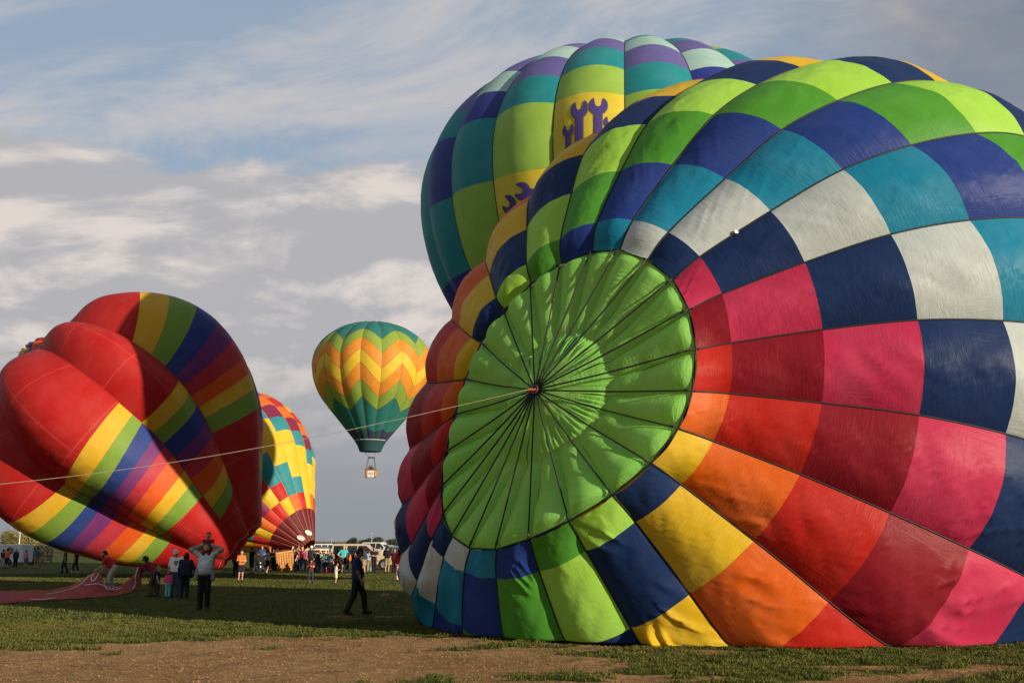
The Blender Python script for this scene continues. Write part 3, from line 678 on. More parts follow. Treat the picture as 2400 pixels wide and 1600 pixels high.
rl = rE + axes(ra)[0] * ((rl - rE) @ axes(ra)[0])[..., None] + ((rl - rE) - axes(ra)[0] * ((rl - rE) @ axes(ra)[0])[..., None]) * (1 + (RLF[:, :, None] / .935 - 1) * sstep(np.linspace(0, 1, 161), 0, .15)[None, :, None])
rmth = atY(560, 1284, 54.5)
rl = rl + (rmth - (rE + axes(ra)[0] * RP[4] * .935 * rprof[-1, 1])) * sstep(np.linspace(0, 1, 161), .60, 1.0)[None, :, None]
def sag(P):
    P = np.array(P, float); z = P[..., 2]; k = .5
    P[..., 2] = .10 + .5 * ((z - .10) + np.sqrt((z - .10) ** 2 + k * k)); return P
redb = Envelope(rl, lambda s: .03 + .33 * sstep(s, 0, .22) * (1 - .6 * sstep(s, .7, 1.0)), rE, sag, wob=.02, seed=5)
def plen(rc):
    q = profile(801, RP[5], RP[6], .24, rc); return np.hypot(*np.diff(q, axis=0).T).sum()
L20, L27 = plen(.20), plen(RC0)
shift = lambda x: (x * L20 - (L20 - L27)) / L27
S_M = [.513, .559, .593, .642, .676, .706, .75, .783, .825]
LATE = [.592, .632, .669, .71, .742, .775, .826, .863, .899]
BANDS = {9: ([.535, .575, .612, .648, .682, .714, .748, .776, .805], S_M),
         0: (LATE, [.565, .605, .645, .69, .725, .76, .795, .825, .86]),
         1: ([.40, .465, .515, .555, .59, .625, .66, .69, .73], [.27, .34, .41, .475, .54, .595, .645, .69, .735]),
         8: ([.43, .48, .53, .58, .63, .675, .72, .765, .81], [.535, .575, .615, .65, .69, .73, .77, .80, .835]),
         7: (LATE, LATE), 2: (LATE, LATE), 6: (S_M, S_M), 3: (S_M, S_M), 5: (LATE, LATE), 4: (S_M, S_M)}
RC = ['red', 'red', 'red', 'yellow', 'green', 'blue', 'purple', 'rose', 'orange', 'yellow', 'green', 'red', 'red']
for g in range(10):
    lr = []
    for q in BANDS[g]:
        bnd = [shift(x) for x in q]; lr.append([0, bnd[0] * .34, bnd[0] * .67] + bnd + [(bnd[-1] + 1) / 2 + .01, 1.0])
    for j, c in enumerate(RC):
        redb.panel('panel', red_root, g, (lr[0][j], lr[1][j]), (lr[0][j + 1], lr[1][j + 1]), FR[c], nt=18, ns=max(4, int((lr[0][j + 1] - lr[0][j]) * 60)))
seam_m = mat('red_seam', (.30, .012, .012), .6)
for g in range(10):
    redb.tape('load_tape', red_root, g, 0, 1, .022, seam_m, 70, 5)
# vent: small rainbow cells inside the crown rim, bellied out
vc = rl[:, 0].mean(0)
cyc = ['orange', 'yellow', 'blue', 'green', 'purple', 'red', 'purple', 'orange', 'green', 'blue', 'red', 'yellow']
for g in range(10):
    A, B = rl[g, 0], rl[(g + 1) % 10, 0]
    for r in range(3):
        tt, rr = np.meshgrid(np.linspace(0, 1, 6), np.linspace(1 - r * .3, 1 - (r + 1) * .3, 5))
        a = A + (B - A) * tt[..., None]; P = vc + (a - vc) * rr[..., None]
        hh = .95 * (1 - rr ** 2) + .26 * np.sin(np.pi * tt) * np.sin(np.pi * np.clip((1 - r * .3 - rr) / .3, 0, 1)) ** .5
        P = P + axes(ra)[0] * hh[..., None]
        link('vent_panel', mesh('vent_panel', P.reshape(-1, 3), gridfaces(5, 6), FR[cyc[(g + 4 * r) % 12]], True,
             {'metres': np.stack([tt + g, rr * 2 + r], -1).reshape(-1, 2), 'panel': np.stack([tt, rr], -1).reshape(-1, 2)}), red_root)
cap = np.stack([vc + (rl[g, 0] - vc) * .1 for g in range(10)]) + axes(ra)[0] * .945
link('vent_cap', mesh('vent_cap', cap, [tuple(range(10))], FR['red'], False), red_root)
k = np.linspace(0, 1, 20)[:, None]; q0 = vc + axes(ra)[0] * .98; q1 = q0 + np.array([-9., -4, -1.9])
MB().tube(q0 + (q1 - q0) * k, .012, 5).build('crown_line', rope_m, red_root, True)
# cord along the edge of the mouth
cpts = np.stack([redb.pos(g, np.full(1, t_), np.full(1, .985), .06)[0] for g in (8, 9, 0, 1) for t_ in (.0, .25, .5, .75)])
MB().tube(catmull(cpts, np.linspace(0, len(cpts) - 1, 70)), .008, 5).build('mouth_cord', mat('grey_cord', (.40, .36, .32), .8), red_root, True)

# ---- orange, yellow and teal balloon being stood up behind it
OB = dict(yellow=(.78, .52, .02), teal=(.03, .27, .32), maroon=(.22, .025, .07), orange=(.75, .16, .015), red=(.56, .02, .012), dark=(.15, .012, .02))
FO = {k: fabric('patch_' + k, v,   .34, .5, .22, 1.5) for k, v in OB.items()}
or_root = thing('hot_air_balloon', 'half inflated yellow, teal and orange chequered balloon leaning behind the red one', 'balloon', (0, 0, 0))
oE = atY(536, 1092, 74.); oR = 6.0
mth = atY(728, 1288, 71.)
oa = (oE - mth); oprof = profile(161, .78, .72, .10)
ol = revolve(oE, oa, oR * .97, oprof, .13 + np.arange(22) * 2 * math.pi / 22)
ol = ol + (mth - (oE + axes(oa)[0] * oR * oprof[-1, 1])) * np.linspace(0, 1, 161)[None, :, None] ** 2
def sag2(P):
    P = np.array(P, float); z = P[..., 2]; k = .4; P[..., 2] = .04 + .5 * (z + np.sqrt(z * z + k * k)); return P
orb = Envelope(ol, .15, oE, sag2, wob=.05, seed=13)
OS = ['yellow', 'red', 'orange', 'maroon', 'teal', 'yellow', 'yellow', 'yellow', 'teal', 'teal', 'red', 'yellow', 'maroon', 'teal']
for g in range(22):
    k = g if g <= 13 else g - 22
    m = 15; bs = np.r_[0, np.linspace(.08, .88, m - 1), 1.0]
    for j in range(m):
        c = 'dark' if j == m - 1 else ['orange', 'red', 'yellow'][(g + j) % 3] if j == m - 2 else OS[min(abs(j - 6) + abs(5 - k), 13) if k > -3 else (j + k) % 14]
        orb.panel('panel', or_root, g, (bs[j],) * 2, (bs[j + 1],) * 2, FO[c], nt=6, ns=4)
for g in range(22): orb.tape('load_tape', or_root, g, 0, 1, .013, mat('pale_tape', (.42, .28, .11), .7), 50, 4)
badge = mat('white_badge', (.50, .49, .46), .7); badge_ink = mat('badge_ink', (.05, .05, .06), .7)
for px_b, py_b in ((708, 1262), (722, 1250)):
    d0 = atY(px_b, py_b, 1.0) - np.array([0, 0, CAM_H]); best = None
    for g in range(22):
        t_, s_ = np.meshgrid(np.linspace(.1, .9, 5), np.linspace(.7, .97, 40)); Q = orb.pos(g, t_, s_) - np.array([0, 0, CAM_H])
        dd = np.linalg.norm(np.cross(Q, d0 / np.linalg.norm(d0)), axis=-1) + .05 * np.linalg.norm(Q, axis=-1); k = dd.argmin()
        if best is None or dd.ravel()[k] < best[0]: best = (dd.ravel()[k], g, t_.ravel()[k], s_.ravel()[k])
    _, g, t0, s0 = best; c0 = orb.pos(g, np.full(1, t0), np.full(1, s0))[0]; nn = orb.normal(g, np.full(1, t0), np.full(1, s0))[0]
    ex = np.cross([0, 0, 1.], nn); ex /= np.linalg.norm(ex); ey = np.cross(nn, ex); ca, sa = math.cos(.35), math.sin(.35)
    v, f = strip_polygon([[(.30 * math.cos(q), .17 * math.sin(q)) for q in np.linspace(0, 2 * np.pi, 25)[:-1]]], 16)
    v = np.stack([v[:, 0] * ca + v[:, 1] * sa, -v[:, 0] * sa + v[:, 1] * ca], 1)
    link('oval_badge', mesh('oval_badge', c0 + nn * .10 + ex * v[:, :1] + ey * v[:, 1:], f, badge), or_root)

# ---- flying balloon with chevrons
FB = dict(teal=(.025, .20, .185), lime=(.27, .40, .06), orange=(.76, .28, .025), yellow=(.78, .52, .03), navy=(.04, .05, .12), skirt=(.03, .09, .11))
FF = {k: fabric('chevron_' + k, v, .38, .5, .2, .4) for k, v in FB.items()}
fl_root = thing('hot_air_balloon', 'airborne green and gold chevron balloon carrying a wicker basket', 'balloon', (0, 0, 0))
fE = np.array([-21.301, 150., 28.37]); fprof = profile(161, .747, .671, .26, .10)
fl = revolve(fE, (0, 0, 1), 9.107 * .98, fprof, R(-3.5) + np.arange(18) * R(20))
flb = Envelope(fl, .13, fE, seed=21)
pk = [0, .15, .27, .345, .425, .505, .598, .705, .82, .923, 1.0]; vl = [0, .24, .365, .453, .542, .628, .714, .798, .88, .946, 1.0]
sh = lambda q: [max(0, (x - .02) / .98) if 0 < x < 1 else x for x in q]
pk, vl = sh(pk), sh(vl)
FC = ['teal', 'teal', 'lime', 'orange', 'yellow', 'orange', 'lime', 'teal', 'teal', 'navy']
for g in range(18):
    a, b_ = (pk, vl) if g % 2 == 0 else (vl, pk)
    for j, c in enumerate(FC):
        if j == 9 and g % 4 == 1: c = 'skirt'
        flb.panel('panel', fl_root, g, (a[j], b_[j]), (a[j + 1], b_[j + 1]), FF[c], nt=6, ns=4)
for g in range(18): flb.tape('load_tape', fl_root, g, 0, 1, .03, mat('chevron_tape', (.16, .13, .03), .7), 50, 4)
seamf = mat('chevron_seam', (.20, .13, .03), .8)
for g in range(18):
    a, b_ = (pk, vl) if g % 2 == 0 else (vl, pk); q = MB()
    for j in range(2, 8):
        tt = np.linspace(0, 1, 9); q.tube(flb.pos(g, tt, a[j] + (b_[j] - a[j]) * tt, .0), .022, 4)
    q.build('seam', seamf, fl_root)
link('crown_cap', mesh('crown_cap', np.concatenate([fl[:, 0], [fl[:, 0].mean(0) + np.array([0, 0, .2])]]), [(i, (i + 1) % 18, 18) for i in range(18)], FF['teal']), fl_root)
mz = fl[:, -1].mean(0); q = MB()
q.lathe([(2.42, .0), (1.95, -.8), (1.62, -1.62)], 18, c=tuple(mz)); o = q.build('skirt', FF['skirt'], fl_root, True)
for nm in ('metres', 'panel'): o.data.uv_layers.new(name=nm)
MB().tube(mz + np.stack([2.42 * np.cos(an), 2.42 * np.sin(an), 0 * an], 1), .05, 5, False).build('mouth_ring', mat('pale_ring', (.5, .52, .5), .6), fl_root)
bz = atY(869, 1119, 150.)[2]
bx = atY(869, 1119, 150.)[0]
wick = mat('wicker', (.36, .17, .055), .8, .2, noise=.35, nscale=14, bump=.4)
leather = mat('leather_trim', (.15, .06, .025), .6)
MB().box((bx, 150, bz + .60), (1.65, 1.3, 1.15), bev=.12).build('basket', wick, fl_root)
MB().tube([(bx - .8, 149.4, bz + 1.19), (bx + .8, 149.4, bz + 1.19), (bx + .8, 150.6, bz + 1.19), (bx - .8, 150.6, bz + 1.19), (bx - .8, 149.4, bz + 1.19)], .07, 6).build('basket_rim', leather, fl_root)
bn_ = MB().box((bx + .05, 149.31, bz + .52), (.95, .03, 1.0)).build('banner', mat('banner_white', (.58, .57, .54), .7), fl_root)
q = MB()
for zz, ww, hh in ((.86, .42, .05), (.56, .74, .13), (.18, .40, .06)): q.box((bx + .05, 149.29, bz + zz), (ww, .01, hh))
q.build('banner_print', badge_ink, bn_)
q = MB()
for sx in (-.7, .7):
    for sy in (-.5, .5): q.tube([(bx + sx, 150 + sy, bz + 1.2), (bx + sx * .62, 150 + sy * .6, bz + 3.0)], .03, 5)
q.build('upright', mat('dark_frame', (.03, .03, .032), .5), fl_root)
MB().box((bx, 150, bz + 3.0), (.95, .7, .14), bev=.03).build('burner', mat('dark_frame', (.03, .03, .032), .5), fl_root)
cab = mat('thin_cable', (.28, .28, .28), .5)
q = MB()
for kk in range(0, 18, 2):
    pnt = fl[kk, -1]; q.tube([pnt, (bx + .4 * np.sign(pnt[0] - bx), 150 + .3 * np.sign(pnt[1] - 150), bz + 3.05)], .018, 4)
q.build('suspension_cable', cab, fl_root)
# ------------------------------------------------------------------ people
def surface_nets(V, org, res, M=None):
    nx, ny, nz = V.shape
    S = V < 0
    cn = [(i, j, k) for i in (0, 1) for j in (0, 1) for k in (0, 1)]
    sl = lambda A, c: A[c[0]:nx - 1 + c[0], c[1]:ny - 1 + c[1], c[2]:nz - 1 + c[2]]
    tot = sum(sl(S, c).astype(np.int8) for c in cn); mask = (tot > 0) & (tot < 8)
    idx = np.full(mask.shape, -1, np.int64); idx[mask] = np.arange(mask.sum())
    base = np.argwhere(mask).astype(float); pos = np.zeros_like(base); cnt = np.zeros(len(base))
    vals = {c: sl(V, c)[mask] for c in cn}
    for a in cn:
        for ax in range(3):
            if a[ax] == 0:
                b_ = tuple(1 if q == ax else a[q] for q in range(3)); va, vb = vals[a], vals[b_]
                cr = (va < 0) != (vb < 0); tt = np.where(cr, va / np.where(cr, va - vb, 1), 0)
                pos += np.where(cr[:, None], np.array(a, float) + np.eye(3)[ax] * tt[:, None], 0); cnt += cr
    P = (base + pos / np.maximum(cnt, 1)[:, None]) * res + org
    F = []
    for ax in range(3):
        o1, o2 = [(1, 2), (2, 0), (0, 1)][ax]
        s0 = [slice(1, -1)] * 3; s0[ax] = slice(0, -1); s1 = list(s0); s1[ax] = slice(1, None)
        A, B = S[tuple(s0)], S[tuple(s1)]; ch = np.argwhere(A != B)
        if not len(ch): continue
        sg = A[A != B]; c = ch.copy()
        for q in range(3):
            if q != ax: c[:, q] += 1
        def cell(d1, d2):
            e = c.copy(); e[:, o1] += d1; e[:, o2] += d2; return idx[e[:, 0], e[:, 1], e[:, 2]]
        q = np.stack([cell(-1, -1), cell(0, -1), cell(0, 0), cell(-1, 0)], 1)
        q[~sg] = q[~sg][:, ::-1]; F.append(q)
    F = np.concatenate(F); F = F[(F >= 0).all(1)]
    return P, F.astype(np.int32)

def sdf(parts, res, k=.02, cuts=()):
    """parts: (a, b, ra, rb[, squash]) tapered capsules merged smoothly; cuts: (point, normal) keeps the side against the normal"""
    pts = np.array([p for q in parts for p in (q[0], q[1])], float); rm = max(max(q[2], q[3]) for q in parts) + 2 * res + .01
    lo = pts.min(0) - rm; hi = pts.max(0) + rm; n = np.ceil((hi - lo) / res).astype(int) + 1
    ax = [lo[c] + np.arange(n[c]) * res for c in range(3)]
    acc = np.zeros(n, np.float32)
    for q in parts:
        a, b_, ra, rb = np.array(q[0], float), np.array(q[1], float), q[2], q[3]
        m = max(ra, rb) + 6 * k
        i0 = [max(0, int((min(a[c], b_[c]) - m - lo[c]) / res)) for c in range(3)]
        i1 = [min(n[c], int((max(a[c], b_[c]) + m - lo[c]) / res) + 2) for c in range(3)]
        G = np.stack(np.meshgrid(*[ax[c][i0[c]:i1[c]] for c in range(3)], indexing='ij'), -1)
        ab = b_ - a; h = np.clip(((G - a) @ ab) / (ab @ ab + 1e-9), 0, 1)
        d = np.linalg.norm(G - a - h[..., None] * ab, axis=-1) - (ra + (rb - ra) * h)
        acc[i0[0]:i1[0], i0[1]:i1[1], i0[2]:i1[2]] += np.exp(-np.clip(d / k, -30, 30)).astype(np.float32)
    V = -k * np.log(np.maximum(acc, 1e-12))
    if cuts:
        G = np.stack(np.meshgrid(*ax, indexing='ij'), -1)
        for p, nr in cuts: V = np.maximum(V, (G - np.array(p)) @ np.array(nr, float))
    return surface_nets(V, lo, res)

HAND = None
def hand_mesh():
    """relaxed hand hanging along -z from the wrist, palm facing -x, thumb forward (+y)"""
    global HAND
    if HAND is None:
        q = [((0, 0, .01), (0, .012, -.07), .024, .022), ((0, 0, .01), (0, -.018, -.07), .022, .020), ((0, .02, -.03), (0, .028, -.075), .018, .016), ((0, -.02, -.03), (0, -.030, -.07), .016, .013)]
        for y, L, z in ((.030, .075, -.080), (.010, .085, -.088), (-.011, .078, -.085), (-.031, .06, -.076)):
            a = np.array([0, y, z]); b_ = a + np.array([-.008, y * .12, -L * .45]); c = b_ + np.array([-.022, 0, -L * .42])
            q += [(a, b_, .0095, .0088), (b_, c, .0088, .0075)]
        q += [((0, .022, -.022), (-.012, .052, -.05), .014, .0115), ((-.012, .052, -.05), (-.022, .060, -.085), .0115, .0085)]
        HAND = sdf(q, .0062, .0035)
    return HAND

BASE = dict(pel=(0, 0, .95), wai=(0, .005, 1.09), che=(0, 0, 1.29), nec=(0, -.01, 1.46), hea=(0, .015, 1.61),
            shL=(-.175, -.005, 1.41), shR=(.175, -.005, 1.41), elL=(-.225, -.03, 1.13), elR=(.225, -.03, 1.13), wrL=(-.235, .05, .90), wrR=(.235, .05, .90),
            hiL=(-.085, 0, .92), hiR=(.085, 0, .92), knL=(-.095, .03, .50), knR=(.095, .03, .50), anL=(-.10, -.02, .085), anR=(.10, -.02, .085), toL=(-.12, .13, .035), toR=(.12, .13, .035))
POSES = {
    'stand': {},
    'step': dict(knL=(-.09, .14, .52), anL=(-.09, .10, .09), toL=(-.09, .25, .045), knR=(.09, -.04, .50), anR=(.09, -.22, .10), toR=(.10, -.09, .035), wrL=(-.24, -.06, .90), wrR=(.24, .14, .92)),
    'stride': dict(knL=(-.08, .20, .53), anL=(-.08, .24, .10), toL=(-.08, .39, .06), knR=(.09, -.08, .50), anR=(.09, -.26, .12), toR=(.09, -.13, .04), elR=(.22, .0, 1.13), wrR=(.23, .10, .90), elL=(-.22, -.06, 1.13), wrL=(-.24, -.08, .88), hea=(0, .06, 1.59), pel=(0, 0, .93), hiL=(-.085, .02, .90), hiR=(.085, -.02, .90)),
    'photo': dict(elL=(-.25, .17, 1.27), elR=(.25, .17, 1.27), wrL=(-.07, .32, 1.53), wrR=(.07, .32, 1.53)),
    'phone': dict(elL=(-.21, .05, 1.14), elR=(.21, .05, 1.14), wrL=(-.06, .27, 1.18), wrR=(.06, .27, 1.20), hea=(0, .07, 1.575)),
    'hips': dict(elL=(-.36, -.08, 1.17), elR=(.36, -.08, 1.17), wrL=(-.17, .02, 1.02), wrR=(.17, .02, 1.02)),
    'point': dict(elR=(.30, .20, 1.42), wrR=(.34, .44, 1.50)),
    'up': dict(elR=(.28, .08, 1.58), wrR=(.20, .20, 1.80)),
    'cross': dict(elL=(-.24, .03, 1.15), elR=(.24, .03, 1.15), wrL=(.05, .20, 1.17), wrR=(-.05, .22, 1.13)),
    'behind_head': dict(elL=(-.40, .05, 1.58), elR=(.40, .05, 1.58), wrL=(-.17, -.02, 1.68), wrR=(.17, -.02, 1.68), shL=(-.18, -.005, 1.45), shR=(.18, -.005, 1.45)),
    'bend': dict(pel=(0, -.10, .90), wai=(0, -.02, 1.03), che=(0, .15, 1.17), nec=(0, .24, 1.29), hea=(0, .33, 1.40), shL=(-.18, .20, 1.25), shR=(.18, .20, 1.25), elL=(-.24, .30, .98), elR=(.24, .30, .98), wrL=(-.20, .46, .80), wrR=(.20, .44, .78),
                 hiL=(-.09, -.10, .87), hiR=(.09, -.10, .87), knL=(-.12, .05, .49), knR=(.12, .02, .49), anL=(-.13, -.06, .085), anR=(.13, -.10, .085), toL=(-.15, .09, .035), toR=(.15, .05, .035)),
    'pull': dict(pel=(0, -.06, .92), wai=(0, .03, 1.05), che=(0, .20, 1.21), nec=(0, .30, 1.35), hea=(0, .37, 1.46), shL=(-.17, .25, 1.30), shR=(.17, .25, 1.30), elL=(-.20, .42, 1.08), elR=(.20, .42, 1.08), wrL=(-.10, .62, .96), wrR=(.10, .62, .94),
                 hiL=(-.085, -.06, .89), hiR=(.085, -.06, .89), knL=(-.10, .06, .49), knR=(.10, -.02, .49), anL=(-.11, .0, .085), anR=(.11, -.16, .085), toL=(-.12, .15, .035), toR=(.12, -.02, .035)),
    'sit': dict(pel=(0, 0, .95), hiL=(-.085, 0, .92), hiR=(.085, 0, .92), knL=(-.12, .30, .86), knR=(.12, .30, .86), anL=(-.12, .34, .52), anR=(.12, .34, .52), toL=(-.12, .46, .47), toR=(.12, .46, .47), elL=(-.2, .06, 1.16), elR=(.2, .06, 1.16), wrL=(-.10, .24, 1.10), wrR=(.10, .24, 1.10)),
}
def person(label, px, fy, hpx, yaw, pose='stand', skin='tan', hair='dark', hstyle='short', shirt='grey', sleeve=.55, legs='black', leglen=1.0, shoes='dark',
           over=None, belly=0.0, child=False, cap=None, res=None, skirt=False, bulk=1.0, group=None, ground=True, coat=None, pattern=None, lean=0, loc=None, height=None, eyes=False, extra=None):
    """feet at pixel (px, fy) of the photo, hpx pixels tall; yaw in degrees, 0 looks away from the camera"""
    L = at(px, fy) if loc is None else np.array(loc, float)
    H = hpx * np.hypot(L[1], .2 * L[1] * 0) * .98 / 2333.33 if height is None else height
    j = {k: np.array(v, float) for k, v in BASE.items()}
    for src in (POSES[pose], over or {}):
        for k, v in src.items(): j[k] = np.array(v, float)
    sc = H / 1.75; far = L[1] > 45
    rs = res or (.026 if far else .0165)
    hs = 1.25 if child else 1.0
    hd = j['hea']; nk = j['nec']; up = hd - nk; up = up / np.linalg.norm(up); fw = np.array([0, 1., 0]) - up * up[1]; fw /= np.linalg.norm(fw)
    hc = hd + up * .02 * hs
    head = [(hc - fw * .012 + up * .025, hc + fw * .018 - up * .045 * hs, .088 * hs, .066 * hs), (hc + fw * .085 * hs - up * .0, hc + fw * .098 * hs - up * .028, .013, .016),
            (hc + np.array([-.085 * hs, 0, -.01]), hc + np.array([-.083 * hs, 0, -.03]), .014, .011), (hc + np.array([.085 * hs, 0, -.01]), hc + np.array([.083 * hs, 0, -.03]), .014, .011),
            (nk - up * .03, hc - up * .06, .056, .05)]
    def torso(o=0.0, low=True):
        w = np.array([1., 0, 0]); q = []
        for s in (-1, 1):
            q += [(j['che'] + w * s * .085, j['wai'] + w * s * .065, .108 + o, .098 + o)]
            if low: q += [(j['wai'] + w * s * .065, j['pel'] + w * s * .07, .098 + o, .11 + o)]
            q += [(j['che'] + w * s * .06 + np.array([0, 0, .05]), j['shL' if s < 0 else 'shR'], .07 + o, .055 + o)]
        q += [(j['che'] + np.array([0, 0, .06]), nk - up * .02, .08 + o, .055 + o)]
        if belly: q += [(j['wai'] + np.array([0, .07, .02]), j['pel'] + np.array([0, .08, .10]), .10 + belly + o, .09 + belly + o)]
        return q
    _t = torso
    if bulk != 1.0: torso = lambda o=0.0, low=True: [(p[0], p[1], p[2] * bulk, p[3] * bulk) for p in _t(o, low)]
    def arm(o=0.0, frac=2.0):
        q = []
        for s in 'LR':
            a, e, w = j['sh' + s], j['el' + s], j['wr' + s]
            if frac >= 1: q.append((a, e, .052 + o, .042 + o)); f = min(frac - 1, 1); q.append((e, e + (w - e) * f, .041 + o, .041 - .014 * f + o)) if f > 0 else None
            else: q.append((a, a + (e - a) * frac, .052 + o, .052 - .01 * frac + o * 1.3))
        return q
    def leg(o=0.0, frac=2.0, flare=0.0):
        q = []
        for s in 'LR':
            a, kq, w = j['hi' + s], j['kn' + s], j['an' + s]
            if frac >= 1: q.append((a, kq, .088 + o, .056 + o + flare * .5)); f = min(frac - 1, 1); q.append((kq, kq + (w - kq) * f, .056 + o + flare * .5, .056 - .02 * f + o + flare)) if f > 0 else None
            else: q.append((a, a + (kq - a) * frac, .088 + o, .088 - .03 * frac + o + flare))
        return q
    def feet(o=0.0): return [(j['an' + s] - np.array([0, .02, .03]), j['to' + s], .045 + o, .036 + o) for s in 'LR'] + [(j['an' + s], j['an' + s] - np.array([0, .01, .02]), .04 + o, .045 + o) for s in 'LR']
    root = thing('person', label, 'person', L, R(yaw), group)
    root.scale = (sc, sc, sc)
    v, f = sdf(head + torso() + arm() + leg() + feet(), rs, .016)
    hv, hf = hand_mesh(); allv, allf = [v], [f]; o = len(v)
    for s in 'LR':
        w = j['wr' + s]; d = w - j['el' + s]; q = Vector(d).to_track_quat('-Z', 'Y').to_matrix()
        m = np.array(q); hh = hv.copy()
        if s == 'L': hh = hh * np.array([-1, 1, 1])
        allv.append(hh @ m.T + w); allf.append((hf if s == 'R' else hf[:, ::-1]) + o); o += len(hv)
    link('body', mesh('body', np.concatenate(allv), np.concatenate(allf), PM('skin_' + skin, SKIN[skin])), root)
    col = lambda c: CLO[c] if isinstance(c, str) else c
    nm = lambda c: c if isinstance(c, str) else '%d_%d_%d' % tuple(int(x * 999) for x in c)
    # shirt
    lowcut = [(j['pel'] + np.array([0, 0, -.02]), (0, 0, -1))]
    v, f = sdf(torso(.014) + [q for q in arm(.014, sleeve) if q], rs, .016, lowcut if pose not in ('bend', 'pull') else ())
    sh = link('shirt', mesh('shirt', v, f, PM('cloth_' + nm(shirt), col(shirt), pattern=None)), root)
    if coat:
        q = [(p[0] * np.array([1, 1, 1]) - np.array([0, .03, 0]), p[1] - np.array([0, .03, 0]), p[2], p[3]) for p in torso(.03)] + arm(.03, 1.95)
        v, f = sdf(q, rs, .016, [((0, .055, 0), (0, 1, 0))])
        link('jacket', mesh('jacket', v, f, PM('cloth_' + nm(coat), col(coat))), root)
        for s in (-1, 1):
            v, f = sdf([(np.array([s * .19, .05, 1.12]), np.array([s * .22, .06, .82]), .05, .06)], rs, .01)
            link('jacket_flap', mesh('jacket_flap', v, f, PM('cloth_' + nm(coat), col(coat))), root)
    # legs
    if legs:
        w = np.array([1., 0, 0]); pq = [(j['pel'] + w * s * .07 + np.array([0, 0, .06]), j['pel'] + w * s * .07 - np.array([0, 0, .03]), .116, .12) for s in (-1, 1)]
        if skirt: q = pq + [(j['pel'], j['pel'] - np.array([0, 0, .40]), .14, .20)]
        else: q = pq + leg(.018, leglen * 2 if leglen >= .5 else leglen * 2, .012 if leglen > .7 else .018)
        v, f = sdf([p for p in q if p], rs, .014)
        link('trousers' if leglen > .7 else 'shorts', mesh('trousers', v, f, PM('cloth_' + nm(legs), col(legs), pattern)), root)
    for s in 'LR':
        q = [feet(.012)[i] for i in ((0, 2) if s == 'L' else (1, 3))]
        v, f = sdf(q, rs, .01, [((0, 0, .012), (0, 0, -1))] if pose in ('stand', 'photo', 'phone', 'hips', 'cross') else ())
        link('shoe', mesh('shoe', v, f, PM('cloth_' + nm(shoes), col(shoes))), root)
    # hair
    hr = [(hc - fw * .028 * hs + up * .040 * hs, hc - fw * .035 * hs - up * .01, .094 * hs, .088 * hs)]
    if hstyle == 'long': hr += [(hc - fw * .05 + np.array([s * .035, 0, 0]), hc - fw * .085 + np.array([s * .04, 0, -.27]), .075 * hs, .05) for s in (-1, 1)]
    if hstyle == 'bob': hr += [(hc - fw * .03 + np.array([s * .045, 0, 0]), hc - fw * .03 + np.array([s * .055, 0, -.10]), .06 * hs, .055) for s in (-1, 1)]
    if hstyle == 'bun': hr += [(hc - fw * .11 + up * .06, hc - fw * .12 + up * .06, .045, .045)]
    if hstyle == 'tail': hr += [(hc - fw * .10 + up * .03, hc - fw * .15 - up * .15, .035, .022)]
    cutn = (fw * .9 + (-up) * .0); v, f = sdf(hr, rs * .8, .01, [(hc + fw * .045, fw)] if hstyle != 'none' else ())
    if hstyle != 'none': link('hair', mesh('hair', v, f, PM('hair_' + hair, HAIR[hair])), root)
    if hstyle == 'beard':
        v, f = sdf([(hc + fw * .045 - up * .075, hc + fw * .02 - up * .09, .05, .05), (hc + np.array([-.06, .02, -.05]), hc + np.array([-.05, .03, -.08]), .03, .03), (hc + np.array([.06, .02, -.05]), hc + np.array([.05, .03, -.08]), .03, .03)], rs * .8, .01)
        link('beard', mesh('beard', v, f, PM('hair_' + hair, HAIR[hair])), root)
    if cap:
        v, f = sdf([(hc - fw * .01 + up * .045, hc - fw * .01 + up * .04, .102 * hs, .102 * hs)], rs * .7, .01, [(hc + up * .035, -up)])
        c = link('cap', mesh('cap', v, f, PM('cloth_' + nm(cap), col(cap))), root)
        q = MB(); n = 12; a = np.linspace(-1.25, 1.25, n); rr_ = .105 * hs
        side = np.cross(fw, up); p0 = hc + up * .04
        inner = [p0 + fw * rr_ * .85 * np.cos(x) + side * rr_ * .95 * np.sin(x) for x in a]; outer = [p0 + fw * (rr_ * .85 * np.cos(x) + .085 * np.cos(x) ** .6) + side * rr_ * .97 * np.sin(x) - up * .018 for x in a]
        vv = inner + outer + [x - up * .008 for x in inner] + [x - up * .008 for x in outer]
        ff = [(i, i + 1, n + i + 1, n + i) for i in range(n - 1)] + [(2 * n + i + 1, 2 * n + i, 3 * n + i, 3 * n + i + 1) for i in range(n - 1)] + [(n + i, n + i + 1, 3 * n + i + 1, 3 * n + i) for i in range(n - 1)]
        q.add(vv, ff); q.build('peak', PM('cloth_' + nm(cap), col(cap)), c)
    if eyes:
        for s in (-1, 1):
            v, f = sdf([(hc + fw * .078 + np.array([s * .032, 0, .008]), hc + fw * .08 + np.array([s * .032, 0, .008]), .011, .011)], .006, .003)
            link('eye', mesh('eye', v, f, PM('eye_dark', (.02, .015, .012))), root)
        v, f = sdf([(hc + fw * .078 + np.array([-.02, 0, -.058]), hc + fw * .078 + np.array([.02, 0, -.058]), .008, .008)], .006, .003)
        link('mouth', mesh('mouth', v, f, PM('lips', (.22, .07, .06))), root)
    root['_h'] = H
    return root, j, sc
SKIN = dict(tan=(.40, .22, .14), pale=(.52, .31, .22), brown=(.20, .10, .06), dark=(.10, .05, .03))
